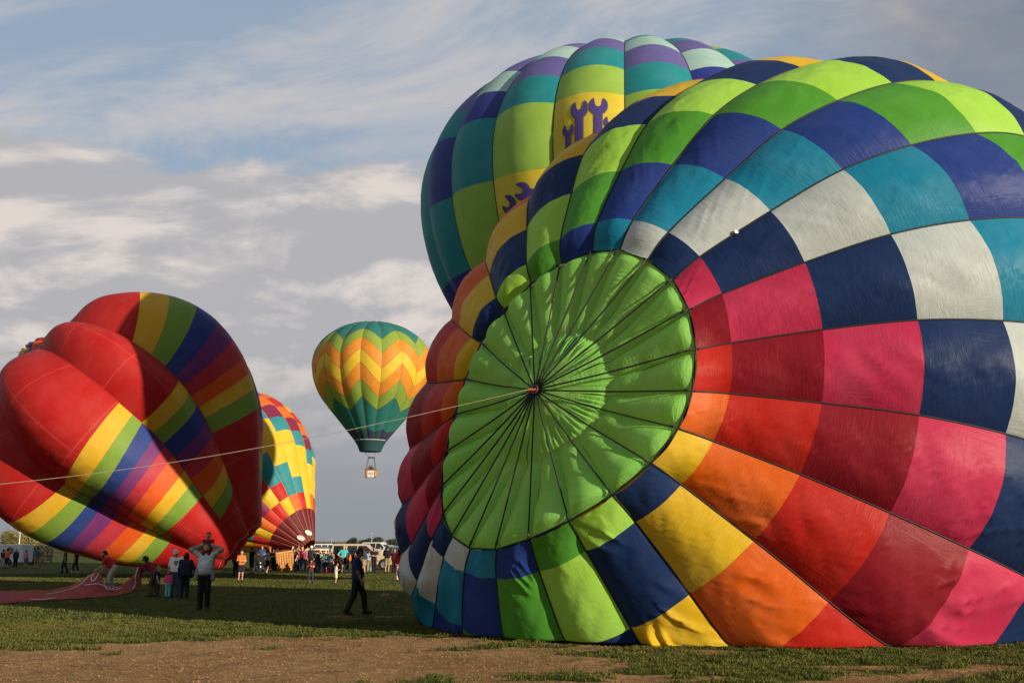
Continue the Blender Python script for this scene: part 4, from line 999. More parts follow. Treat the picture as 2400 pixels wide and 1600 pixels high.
HAIR = dict(dark=(.018, .012, .010), brown=(.07, .035, .018), blond=(.38, .25, .10), grey=(.25, .24, .23), red=(.14, .04, .02), sand=(.22, .12, .05))
CLO = dict(black=(.012, .012, .014), charcoal=(.03, .032, .036), grey=(.16, .16, .16), pale=(.50, .50, .48), white=(.70, .69, .66), navy=(.016, .022, .055), darkred=(.16, .012, .016), red=(.36, .02, .02),
           maroon=(.10, .015, .02), orange=(.62, .13, .02), pink=(.66, .06, .16), rose=(.55, .13, .19), teal=(.03, .15, .16), mint=(.12, .42, .38), turq=(.06, .42, .45), yellow=(.65, .48, .08), lemon=(.66, .62, .30), khaki=(.22, .17, .11), stone=(.36, .32, .25),
           jean=(.05, .075, .13), blue=(.035, .07, .20), green=(.035, .11, .05), dark=(.02, .018, .016), brown=(.09, .05, .03), hoodie=(.20, .20, .19), mist=(.42, .46, .44))
def PM(name, c, pattern=None):
    n = name + ('_' + pattern if pattern else '')
    if n in MATS: return MATS[n]
    m = mat(n, c, .8 if not name.startswith('hair') else .5, .15, noise=.12, nscale=9)
    if pattern:
        t = NT(m.node_tree); b = t.n['Principled BSDF']; co = t.new('ShaderNodeTexCoord').outputs['Object']
        t.l.new(t.mix(t.smooth(t.noise(co, 17, 1), .47, .53), c, (.55, .05, .06)), b.inputs['Base Color'])
    return m

# the near group by the red cloth
p, j_, s_ = person('bearded man in a red crew shirt and pale shorts stooping over the red cloth', 256, 1388, 104, 95, 'bend', shirt='red', legs='stone', leglen=.62, hstyle='beard', eyes=True, belly=.03,
                   over=dict(hea=(0, .28, 1.46), nec=(0, .20, 1.33), che=(0, .10, 1.20), wrL=(-.16, .50, .86), wrR=(.16, .42, .80)))
q = [[(0, 0), (.07, 0), (.07, .012), (.042, .012), (.042, .085), (.028, .085), (.028, .012), (0, .012)]]
def glyphs(word, h):
    """block capitals as stroke boxes: list of (x0, z0, x1, z1)"""
    w = h * .62; st = h * .2; out = []; x = 0
    for ch in word:
        if ch == 'T': out += [(x, h - st, x + w, h), (x + w / 2 - st / 2, 0, x + w / 2 + st / 2, h - st)]
        if ch == 'E': out += [(x, 0, x + st, h), (x + st, h - st, x + w, h), (x + st, h / 2 - st / 2, x + w * .85, h / 2 + st / 2), (x + st, 0, x + w, st)]
        if ch == 'A': out += [(x, 0, x + st, h), (x + w - st, 0, x + w, h), (x + st, h - st, x + w - st, h), (x + st, h * .38, x + w - st, h * .38 + st)]
        if ch == 'M': out += [(x, 0, x + st, h), (x + w, 0, x + w + st, h), (x + st, h * .62, x + w * .55, h), (x + w * .7, h * .62, x + w, h), (x + w * .5, h * .4, x + w * .75, h * .7)]; x += st
        x += w * 1.3
    return out, x
g_, W_ = glyphs('TEAM', .075); q = MB()
for x0, z0, x1, z1 in g_:
    q.box(((x0 + x1) / 2 - W_ / 2, .265 - .30 * ((z0 + z1) / 2), 1.17 + .8 * ((z0 + z1) / 2)), (x1 - x0, .012, z1 - z0))
q.build('shirt_lettering', PM('cloth_white', CLO['white']), p)
person('woman in black cap and dark red shirt pulling up a corner of the red cloth', 356, 1398, 101, 84, 'pull', hair='dark', hstyle='long', shirt='darkred', sleeve=1.9, legs='brown', cap='black')
person('small child in a navy vest standing behind the woman in the black cap', 367, 1399, 70, -75, 'stand', skin='pale', hair='sand', shirt='navy', sleeve=.5, legs='charcoal', child=True)
person('toddler in a bright pink hoodie and mint leggings seen from behind', 392, 1400, 60, 12, 'stand', skin='pale', hair='sand', hstyle='bob', shirt='pink', sleeve=1.9, legs='mint', child=True)
p, j_, s_ = person('person in white t-shirt with a dark shield print, pale cap and dark jeans', 408, 1399, 108, -165, 'stand', hair='dark', shirt='white', sleeve=.9, legs='jean', cap='pale', eyes=True, over=dict(hea=(.03, .03, 1.61)))
v, f = strip_polygon([[(-.085, .06), (-.05, .09), (.05, .09), (.085, .06), (0, -.09)]], 10)
link('shield_print', mesh('shield_print', np.stack([v[:, 0], np.full(len(v), .132), v[:, 1] + 1.25], 1), f, PM('cloth_black', CLO['black'])), p)
v2_ = v * .45; link('shield_centre', mesh('shield_centre', np.stack([v2_[:, 0], np.full(len(v), .139), v2_[:, 1] + 1.26], 1), f, PM('cloth_yellow', CLO['yellow'])), p)
person('person with white sleeves in a long dark vest and black trousers turned away', 431, 1402, 104, 20, 'stand', hair='dark', hstyle='bob', shirt='white', sleeve=.8, legs='black', coat=(.02, .018, .035), over=dict(elR=(.30, .05, 1.17), wrR=(.30, .22, 1.05)))
man, mj, ms_ = person('stout man in white shirt and open grey hoodie carrying a child on his shoulders', 476, 1428, 150, -176, 'behind_head', skin='tan', hair='brown', hstyle='beard', shirt='mist', sleeve=.5, legs='black', belly=.045, bulk=1.12, coat='hoodie', eyes=True, res=.015)
ml = np.array(man.location)
kid, kj, ks_ = person('small dark haired child in dark red sitting on the stout man\'s shoulders', 472, 1428, 0, -150, 'sit', skin='tan', hair='dark', hstyle='tail', shirt='maroon', sleeve=1.7, legs='darkred', child=True, res=.015, eyes=True,
                      loc=ml + np.array([0, .10, .97]), height=1.12, over=dict(knL=(-.13, .20, .86), knR=(.13, .20, .86), anL=(-.15, .24, .42), anR=(.15, .24, .42), toL=(-.15, .34, .36), toR=(.15, .34, .36), hiL=(-.10, .02, .92), hiR=(.10, .02, .92), wrL=(-.09, .26, 1.06), wrR=(.09, .26, 1.06), elL=(-.21, .06, 1.12), elR=(.21, .06, 1.12)))
kid.rotation_euler[2] = R(-176)
person('tall man in navy t-shirt and black trousers walking alone across the shaded grass', 834, 1441, 153, -78, 'stride', skin='brown', hair='dark', shirt='navy', sleeve=.8, legs='black', belly=-.01, bulk=1.16, res=.015, eyes=True)
# people in the lit strip further back
person('woman in an orange top and dark shorts standing with her arm across', 563, 1363, 72, -150, 'cross', skin='tan', hair='dark', hstyle='bun', shirt='orange', sleeve=.3, legs='black', leglen=.36)
person('person in a pale cap with a blue backpack behind the woman in orange', 552, 1350, 66, 10, 'up', skin='pale', hair='blond', shirt='rose', sleeve=.6, legs='charcoal', cap='pale')
person('man in black holding up a phone towards the tilted balloon', 588, 1345, 62, -40, 'photo', skin='tan', hair='dark', shirt='black', legs='black', leglen=.5)
person('toddler in yellow beside the stroller', 599, 1333, 30, 30, 'stand', skin='pale', hair='blond', shirt='yellow', legs='lemon', leglen=.5, child=True)
person('woman in a loose light grey top and black shorts left of the tipped basket', 625, 1344, 56, -60, 'phone', skin='pale', hair='dark', hstyle='tail', shirt='pale', sleeve=.9, legs='black', leglen=.36, belly=.02)
person('person in an orange cap and coral shirt just behind the woman in the grey top', 631, 1336, 54, 100, 'stand', skin='pale', hair='red', shirt='orange', legs='charcoal', cap='orange')
person('woman in a black printed t-shirt reaching over the tipped basket', 694, 1338, 52, 100, 'point', skin='pale', hair='sand', hstyle='bob', shirt='black', sleeve=.5, legs='jean')
person('woman in a pink shirt with one raised hand beyond the basket', 707, 1337, 56, 160, 'up', skin='pale', hair='sand', hstyle='tail', shirt='rose', sleeve=.6, legs='jean')
person('woman with long dark hair in dark red bending over her phone', 727, 1367, 58, -165, 'phone', skin='tan', hair='dark', hstyle='long', shirt='maroon', sleeve=.3, legs='charcoal', over=dict(hea=(0, .16, 1.53), nec=(0, .07, 1.42), che=(0, .03, 1.27), knL=(-.13, .03, .50), anL=(-.17, 0, .085), toL=(-.2, .13, .035), anR=(.17, 0, .085), knR=(.13, .03, .5), toR=(.2, .13, .035)))
person('man in a white cap and dark shirt between the basket and the cargo trailer', 728, 1340, 60, 170, 'stand', skin='tan', hair='dark', shirt='charcoal', legs='black', cap='white')
person('boy in orange cap, white shirt and pale yellow shorts', 786, 1368, 47, -60, 'phone', skin='tan', hair='dark', shirt='white', legs='lemon', leglen=.42, child=True, cap='orange')
person('blond woman in a turquoise shirt and black shorts with her back turned', 804, 1343, 64, 0, 'hips', skin='pale', hair='blond', hstyle='bun', shirt='turq', sleeve=.9, legs='black', leglen=.36)
person('woman in a dark patterned top standing by the open car door', 852, 1344, 60, 60, 'phone', skin='pale', hair='dark', hstyle='long', shirt='charcoal', sleeve=.6, legs='khaki', leglen=.4)
person('man in a black shirt and khaki shorts with his back turned', 907, 1343, 63, 5, 'cross', skin='tan', hair='dark', shirt='black', sleeve=.9, legs='khaki', leglen=.45)
person('woman in a red top and white floral trousers at the edge of the big balloon', 935, 1361, 73, -10, 'stand', skin='tan', hair='dark', hstyle='long', shirt='red', sleeve=1.4, legs='white', pattern='floral')
person('child in dark red half hidden by the big balloon', 944, 1360, 46, -60, 'stand', skin='tan', hair='brown', shirt='darkred', sleeve=1.6, legs='red', child=True)
person('person in dark clothes between the man in khaki shorts and the woman in red', 924, 1343, 57, 170, 'stand', skin='tan', hair='brown', shirt='maroon', legs='black')
person('person in a tan shirt seen over the bonnet of the beige car', 890, 1326, 44, 180, 'stand', skin='tan', hair='dark', shirt='stone', legs='charcoal')
# left edge, in front of the white box trailer
for lab, x, fy, h, yaw, kw in (
    ('person with a bright phone at the left edge of the picture', 4, 1330, 42, 0, dict(pose='photo', shirt='charcoal', legs='stone')),
    ('person in an orange shirt photographing the balloons', 14, 1332, 46, 0, dict(pose='photo', shirt='orange', legs='navy', leglen=.5)),
    ('person in a dark grey jacket before the white trailer', 35, 1329, 43, 10, dict(shirt='charcoal', sleeve=1.9, legs='black', hair='grey')),
    ('person in a long black coat beside the dark grey jacket', 48, 1320, 33, 20, dict(shirt='black', sleeve=1.9, legs='black', hstyle='long')),
    ('child in a pink shirt and denim shorts', 59, 1331, 42, -20, dict(shirt='rose', legs='jean', leglen=.42, hstyle='tail')),
    ('person in black between the pink shirt and the teal shirt', 74, 1322, 38, 60, dict(shirt='black', sleeve=1.9, legs='black')),
    ('man in a teal shirt and dark shorts', 84, 1332, 50, 30, dict(shirt='teal', sleeve=.8, legs='khaki', leglen=.48)),
    ('person in a tan jacket deep in the left crowd', 104, 1316, 28, 100, dict(shirt='stone', sleeve=1.9, legs='charcoal')),
    ('person in navy deep in the left crowd', 98, 1318, 30, -80, dict(shirt='navy', sleeve=1.8, legs='black')),
    ('person in grey next to the tan jacket in the left crowd', 111, 1316, 28, 20, dict(shirt='grey', sleeve=1.8, legs='jean')),
    ('person in brown under the rim of the tilted balloon', 119, 1317, 28, -100, dict(shirt='brown', sleeve=1.8, legs='khaki')),
    ('dark figure walking behind the lower edge of the tilted red balloon', 150, 1342, 55, 100, dict(pose='step', shirt='brown', legs='charcoal')),
    ('second figure behind the red balloon, stepping in pale shoes', 176, 1341, 52, 80, dict(pose='step', shirt='black', legs='black', shoes='white'))):
    person(lab, x, fy, h, yaw, **{**dict(skin='tan', hair='dark'), **kw})
# the crowd round the basket and the cars
crowd = [('grey hair and a blue jacket', 612, 1333, 50, 'blue', 'jean', 'grey', 'short'), ('a green shirt', 648, 1330, 46, 'green', 'black', 'dark', 'short'), ('a white blouse', 662, 1328, 45, 'white', 'black', 'brown', 'long'),
         ('a maroon jumper', 672, 1331, 48, 'maroon', 'jean', 'dark', 'short'), ('a slate blue coat', 683, 1334, 52, 'navy', 'charcoal', 'brown', 'short'), ('a rose top', 715, 1330, 46, 'rose', 'black', 'blond', 'tail'),
         ('a black coat', 740, 1330, 46, 'black', 'black', 'dark', 'short'), ('a yellow t-shirt', 749, 1328, 42, 'yellow', 'jean', 'brown', 'short'), ('a teal jacket', 758, 1329, 43, 'teal', 'black', 'dark', 'bob'),
         ('a charcoal hoodie', 767, 1331, 45, 'charcoal', 'khaki', 'dark', 'short'), ('a brown coat', 776, 1329, 42, 'brown', 'black', 'red', 'long'), ('a pale hoodie', 642, 1326, 41, 'pale', 'jean', 'dark', 'short'),
         ('a red jumper', 698, 1327, 42, 'red', 'black', 'dark', 'short'), ('a plum coat', 733, 1326, 40, (.08, .02, .06), 'charcoal', 'grey', 'bob')]
for n_, (d, x, fy, h, c, lg, hr, hs) in enumerate(crowd):
    fy = (1335 + n_ % 3 * 1.2) if x < 738 else 1340 + n_ % 3 * 1.5; h = h * 1.1
    person('onlooker wearing %s in the crowd around the tipped basket' % d, x, fy, h, (n_ * 67) % 360, ['stand', 'photo', 'hips', 'cross', 'stand'][n_ % 5], skin=['tan', 'pale', 'brown'][n_ % 3], hair=hr, hstyle=hs, shirt=c, sleeve=[.6, 1.8][n_ % 2], legs=lg, group='onlookers around the basket')
more = [('a denim jacket', 645, 1334, 49, 'jean', 'black', 'dark', 'long', 30), ('a white t-shirt', 655, 1325, 40, 'white', 'jean', 'brown', 'short', 80), ('a mint top', 668, 1325, 40, 'mint', 'black', 'blond', 'tail', 200),
        ('a navy jumper', 679, 1327, 42, 'navy', 'stone', 'dark', 'short', 300), ('a khaki coat', 688, 1329, 44, 'khaki', 'black', 'grey', 'short', 170), ('a dark green parka', 720, 1333, 50, 'green', 'jean', 'dark', 'short', 190),
        ('a crimson jacket', 734, 1335, 51, 'darkred', 'black', 'dark', 'tail', 150), ('a charcoal t-shirt', 745, 1334, 49, 'charcoal', 'jean', 'brown', 'short', 20), ('a stone jumper', 754, 1333, 48, 'stone', 'navy', 'dark', 'short', 220),
        ('a royal blue top', 772, 1327, 42, 'blue', 'black', 'blond', 'long', 160), ('a black puffer jacket', 790, 1333, 50, 'black', 'jean', 'dark', 'bob', 30), ('an orange vest', 819, 1329, 44, 'orange', 'charcoal', 'dark', 'short', 100),
        ('a dark brown jacket', 797, 1327, 42, 'brown', 'black', 'dark', 'short', 330), ('a pale blue shirt', 864, 1333, 48, (.25, .33, .42), 'khaki', 'brown', 'short', 10), ('a black dress', 876, 1336, 53, 'black', 'black', 'red', 'long', 190), ('a plum fleece', 838, 1330, 45, (.09, .02, .07), 'jean', 'dark', 'short', 140)]
for d, x, fy, h, c, lg, hr, hs, yw in more:
    fy = (1334 + int(x) % 3 * 1.5) if x < 738 else 1341 + int(x) % 3 * 1.5; h = h * 1.08
    person('onlooker wearing %s among the people in front of the cars' % d, x, fy, h, yw, ['stand', 'cross', 'hips', 'photo', 'phone'][int(x) % 5], skin=['tan', 'pale', 'tan', 'brown'][int(x) % 4], hair=hr, hstyle=hs, shirt=c, sleeve=[.6, 1.8][int(x) % 2], legs=lg, group='people in front of the cars')
# pilot in the flying basket
person('pilot in dark clothes standing in the flying wicker basket', 0, 0, 0, 180, 'up', skin='tan', hair='dark', shirt='charcoal', sleeve=1.8, legs='black', loc=(bx + .1, 150, bz + .12), height=1.75, res=.03)
person('passenger in brown beside the pilot of the flying balloon', 0, 0, 0, 150, 'stand', skin='tan', hair='brown', shirt='brown', sleeve=1.8, legs='black', loc=(bx - .3, 150.1, bz + .12), height=1.6, res=.03)

# ------------------------------------------------------------------ backpacks and small belongings
def soft(name, label, cat, parts, m, loc, rz=0, res=.012, extra=()):
    v, f = sdf(parts, res, .02); root = thing(name, label, cat, loc, rz); link('bag', mesh(name, v, f, m), root)
    for nm_, q, mm in extra: q.build(nm_, mm, root, True)
    return root
def strap(pts, r=.012): return MB().tube(pts, r, 5)
soft('backpack', 'turquoise backpack on the grass by the open car door', 'backpack', [((0, 0, .10), (0, .02, .34), .15, .11), ((.08, 0, .1), (.06, 0, .3), .1, .09), ((0, -.10, .10), (0, -.09, .2), .09, .07)], mat('turquoise_nylon', (.05, .30, .38), .6), at(866, 1338), .3,
     extra=[('strap', strap([(-.08, .12, .40), (-.1, .2, .3), (-.09, .16, .08)]), PM('cloth_black', CLO['black'])), ('pocket', MB().box((0, -.19, .14), (.2, .04, .16), bev=.015), mat('turquoise_nylon', (.05, .30, .38), .6))])
soft('duffel_bag', 'round dark equipment bag behind the boy in the orange cap', 'bag', [((-.22, 0, .3), (.22, 0, .3), .30, .30), ((0, 0, .5), (0, 0, .52), .2, .2)], mat('dark_canvas', (.035, .035, .035), .8, noise=.3), at(782, 1341), .2, .02,
     extra=[('handle', strap([(-.2, 0, .58), (-.1, 0, .76), (.1, 0, .76), (.2, 0, .58)], .018), PM('cloth_black', CLO['black']))])
soft('backpack', 'dark blue backpack on the person in the pale cap behind the woman in orange', 'backpack', [((0, 0, .1), (0, 0, .36), .14, .12)], mat('blue_nylon', (.03, .07, .13), .6), at(550, 1348) + np.array([0, -.28, .85]), 0,
     extra=[('strap', strap([(-.07, .1, .45), (-.08, .22, .38), (-.08, .2, .1)]), PM('cloth_black', CLO['black']))])
# red fuel can with a white mark
fc = thing('cool_box', 'upright red cool box with a white triangle mark', 'cool box', at(763, 1342), .1)
redp = mat('red_plastic', (.55, .015, .02), .35, .5)
MB().box((0, 0, .30), (.42, .34, .60), bev=.06).build('tub', redp, fc); MB().box((0, 0, .64), (.46, .38, .09), bev=.025).build('lid', redp, fc)
MB().tube([(-.2, 0, .66), (-.15, 0, .76), (.15, 0, .76), (.2, 0, .66)], .016, 5).build('handle', mat('white_plastic', (.7, .7, .68), .5), fc)
MB().add([(-.08, -.175, .28), (.10, -.175, .28), (.01, -.175, .44)], [(0, 1, 2)]).build('mark', mat('white_plastic', (.7, .7, .68), .5), fc)
soft('holdall', 'crumpled dark red holdall beside the cool box', 'bag', [((-.25, 0, .2), (.28, 0, .24), .20, .22), ((0, .05, .3), (.1, .05, .34), .17, .15)], mat('dark_red_canvas', (.22, .015, .02), .7, noise=.25), at(773, 1342), -.2, .02,
     extra=[('handle', strap([(-.15, 0, .38), (-.08, 0, .54), (.1, 0, .55), (.16, 0, .40)], .016), PM('cloth_black', CLO['black']))])
# stroller
st = thing('stroller', 'dark stroller with pale wheels left of the tipped basket', 'stroller', at(607, 1341), .6)
fr = mat('stroller_frame', (.20, .20, .21), .4, .5, .7); fab = PM('cloth_black', CLO['black'])
MB().box((0, .0, .50), (.42, .50, .12), bev=.04).build('seat', fab, st)
q = MB(); a = np.linspace(0, np.pi * .6, 8)
v = [(x, -.18 + .34 * -np.cos(b_) * .6, .62 + .42 * np.sin(b_) * .9 + .02) for x in (-.22, .22) for b_ in a]; q.add(v, [(i, i + 1, 9 + i, 8 + i) for i in range(7)]); q.build('canopy', fab, st)
for x in (-.22, .22):
    MB().tube([(x, -.35, .12), (x, .0, .5), (x, .45, 1.0)], .014, 5).build('frame', fr, st); MB().tube([(x, .35, .12), (x, .0, .5)], .014, 5).build('frame', fr, st)
    for y, r_ in ((-.36, .11), (.36, .15)):
        w = MB().lathe([(r_ - .03, -.02), (r_, -.02), (r_, .02), (r_ - .03, .02), (r_ - .03, -.02)], 14, 'x', (x, y, r_)).build('wheel', fab, st)
        MB().lathe([(.01, -.022), (r_ - .035, -.015), (r_ - .035, .015), (.01, .022)], 12, 'x', (x, y, r_)).build('rim', mat('pale_rim', (.6, .6, .58), .5), w)
MB().tube([(-.22, .45, 1.0), (.22, .45, 1.0)], .018, 6).build('handle', fab, st)

# ------------------------------------------------------------------ wicker basket lying on its side
bk = thing('wicker_basket', 'wicker balloon basket tipped on its side with its dark opening to the left', 'basket', at(660, 1339), 0)
bk.rotation_euler = (0, R(-8), R(38))
wk = mat('basket_wicker', (.50, .25, .075), .75, .25, noise=.3, nscale=20, bump=.5)
wkd = mat('basket_weave_dark', (.20, .085, .025), .8, .2, noise=.3, nscale=20)
tan = mat('suede_trim', (.23, .11, .045), .8)
S_, D_ = 1.25, 1.15
# walls in local axes: opening towards -x
W2 = S_ / 2
for nm_, c_, d_ in (('wall', (0, -W2, W2 + .05), (D_, .07, S_)), ('wall', (0, W2, W2 + .05), (D_, .07, S_)), ('wall', (0, 0, .09), (D_, S_ - .08, .07)), ('wall', (0, 0, S_ + .02), (D_, S_ - .08, .07)), ('floor', (D_ / 2 + .03, 0, W2 + .05), (.06, S_, S_))):
    MB().box(c_, d_, bev=.02).build(nm_, wk, bk)
MB().box((-D_ / 2 + .22, 0, W2 + .05), (.05, S_ - .16, S_ - .16)).build('inner_shade_sheet', mat('basket_shade', (.012, .011, .01), .95), bk)  # black sheet added as painted shade, darkens the inside of the basket
for kx in range(13):
    x = -D_ / 2 + .06 + kx * (D_ - .1) / 12
    q = MB(); q.tube([(x, -W2 - .045, .10), (x, -W2 - .055, W2), (x, -W2 - .045, S_)], .022, 5); q.tube([(x, -W2, S_ + .065), (x, 0, S_ + .07), (x, W2, S_ + .065)], .022, 5)
    q.build('weave_rod', wkd if kx % 2 else wk, bk)
for z in np.linspace(.2, S_ - .08, 7): MB().tube([(-D_ / 2, -W2 - .05, z), (D_ / 2, -W2 - .05, z)], .012, 5).build('stake', wkd, bk)
MB().tube([(-D_ / 2, -W2, .07), (-D_ / 2, W2, .07), (-D_ / 2, W2, S_ + .03), (-D_ / 2, -W2, S_ + .03), (-D_ / 2, -W2, .07)], .065, 7).build('rim', tan, bk)
MB().box((D_ / 2 + .09, 0, W2), (.05, S_ + .06, .12)).build('skid', mat('skid_wood', (.16, .10, .05), .7), bk); MB().box((D_ / 2 + .09, 0, .16), (.05, S_ + .06, .12)).build('skid', mat('skid_wood', (.16, .10, .05), .7), bk)
for y in (-.5, .5):
    for z in (.2, 1.15): MB().tube([(-D_ / 2, y, z), (-D_ / 2 - .95, y * .6, W2 + .05 + (z - W2) * .5)], .025, 5).build('upright', mat('dark_frame', (.03, .03, .032), .5), bk)
MB().box((-D_ / 2 - 1.0, 0, W2 + .05), (.12, .75, .6), bev=.03).build('burner', mat('burner_steel', (.25, .25, .26), .35, .5, .8), bk)
# inflation fan beside it
fan = thing('inflation_fan', 'black inflation fan standing left of the wicker basket', 'fan', at(633, 1337), .5)
blk = mat('black_paint', (.015, .015, .016), .5, .4)
MB().lathe([(.50, -.16), (.54, -.16), (.54, .16), (.50, .16), (.50, -.16)], 24, 'y', (0, 0, .66)).build('shroud', blk, fan, True)
q = MB()
for r_ in (.12, .24, .36, .48): q.tube([(r_ * math.cos(a), -.17, .66 + r_ * math.sin(a)) for a in np.linspace(0, 2 * np.pi, 25)], .008, 4, False)
q.build('guard', blk, fan)
for a in (0, 2.09, 4.19):
    ca, sa = math.cos(a), math.sin(a); MB().add([(.06 * ca, -.03, .66 + .06 * sa), (.46 * ca - .09 * sa, -.04, .66 + .46 * sa + .09 * ca), (.46 * ca + .06 * sa, .05, .66 + .46 * sa - .06 * ca)], [(0, 1, 2)]).build('blade', mat('fan_blade', (.2, .2, .2), .5), fan)
MB().box((0, .1, .66), (.26, .3, .26), bev=.04).build('engine', blk, fan)
for x in (-.36, .36): MB().tube([(x, -.2, .02), (x * .7, 0, .3), (x, .3, .02)], .02, 5).build('leg', blk, fan)

# ------------------------------------------------------------------ red cloth being pulled out on the grass
nu, nv = 90, 26
u = np.linspace(0, 1, nu)[:, None]; vv = np.linspace(0, 1, nv)[None, :]
xpx = -90 + u * 432
def lerp_px(tab): t_ = np.array(tab, float); return np.interp(xpx, t_[:, 0], t_[:, 1])
ny = lerp_px([(-90, 1420), (0, 1415), (60, 1411), (160, 1404), (250, 1399), (300, 1393), (342, 1380)])
fyp = lerp_px([(-90, 1391), (0, 1389), (90, 1386), (140, 1385), (342, 1383)])
Yn = 1.8 * 2333 / (ny - 1273); Yf_ = 1.8 * 2333 / (fyp - 1273)
Yy = (Yn + (Yf_ - Yn) * vv) * 1.045
Xx = (xpx - 1200) / 2333.33 * Yy / 1.0 * .985
hill = np.interp(xpx, [-90, 140, 190, 236, 246, 262, 290, 318, 336, 342], [0, 0, .20, .66, .52, .12, .10, .36, .82, .62])
Zz = hill * sstep(vv, .05, .95) + .03 + .05 * fbm(u * 26 + vv * 2, vv * 5 + u * 3, 3, 3) + .05 * np.abs(np.sin(u * 34 + vv * 3 + 3 * fbm(u * 5, vv * 2, 8, 2))) * (.4 + hill * 1.5)
Zz = Zz * (.25 + .75 * sstep(np.minimum(vv, 1 - vv * .0), 0, .12))
P = np.stack([Xx + 0 * vv, Yy, Zz], -1)
cl = fabric('deflated_red', (.26, .016, .028), .25, .5, .2, 1.0)
rcl = thing('deflated_envelope', 'deflated crimson balloon cloth spread on the grass with white cords', 'balloon cloth', (0, 0, 0))
link('cloth', mesh('cloth', P.reshape(-1, 3), gridfaces(nu, nv), cl, True, {'metres': np.stack([u * 10 + 0 * vv, vv * 4 + 0 * u], -1).reshape(-1, 2), 'panel': np.stack([.5 + 0 * u + 0 * vv, vv + 0 * u], -1).reshape(-1, 2)}), rcl)
cord = mat('white_cord', (.62, .60, .54), .8)
def cpt(uu, w, dz=.04): i = min(nu - 1, int(uu * (nu - 1))); k_ = min(nv - 1, int(w * (nv - 1))); return P[i, k_] + np.array([0, 0, dz])
for pts in ([(.50, .35), (.60, .5), (.68, .62), (.74, .80), (.80, .75), (.86, .9)], [(.755, .95), (.735, .7), (.75, .55), (.765, .75), (.77, .95)], [(.80, .7), (.83, .55), (.86, .62), (.84, .8), (.88, .7)], [(.70, .5), (.78, .45), (.86, .42), (.9, .5)], [(.985, .95), (.97, .6), (.975, .3), (.96, .1)], [(.42, .04), (.5, .03), (.56, .06)]):
    a = np.array([cpt(*p_) for p_ in pts]); k = np.linspace(0, len(a) - 1, 24); sm = catmull(a, k)
    MB().tube(sm, .016, 5).build('cord', cord, rcl, True)

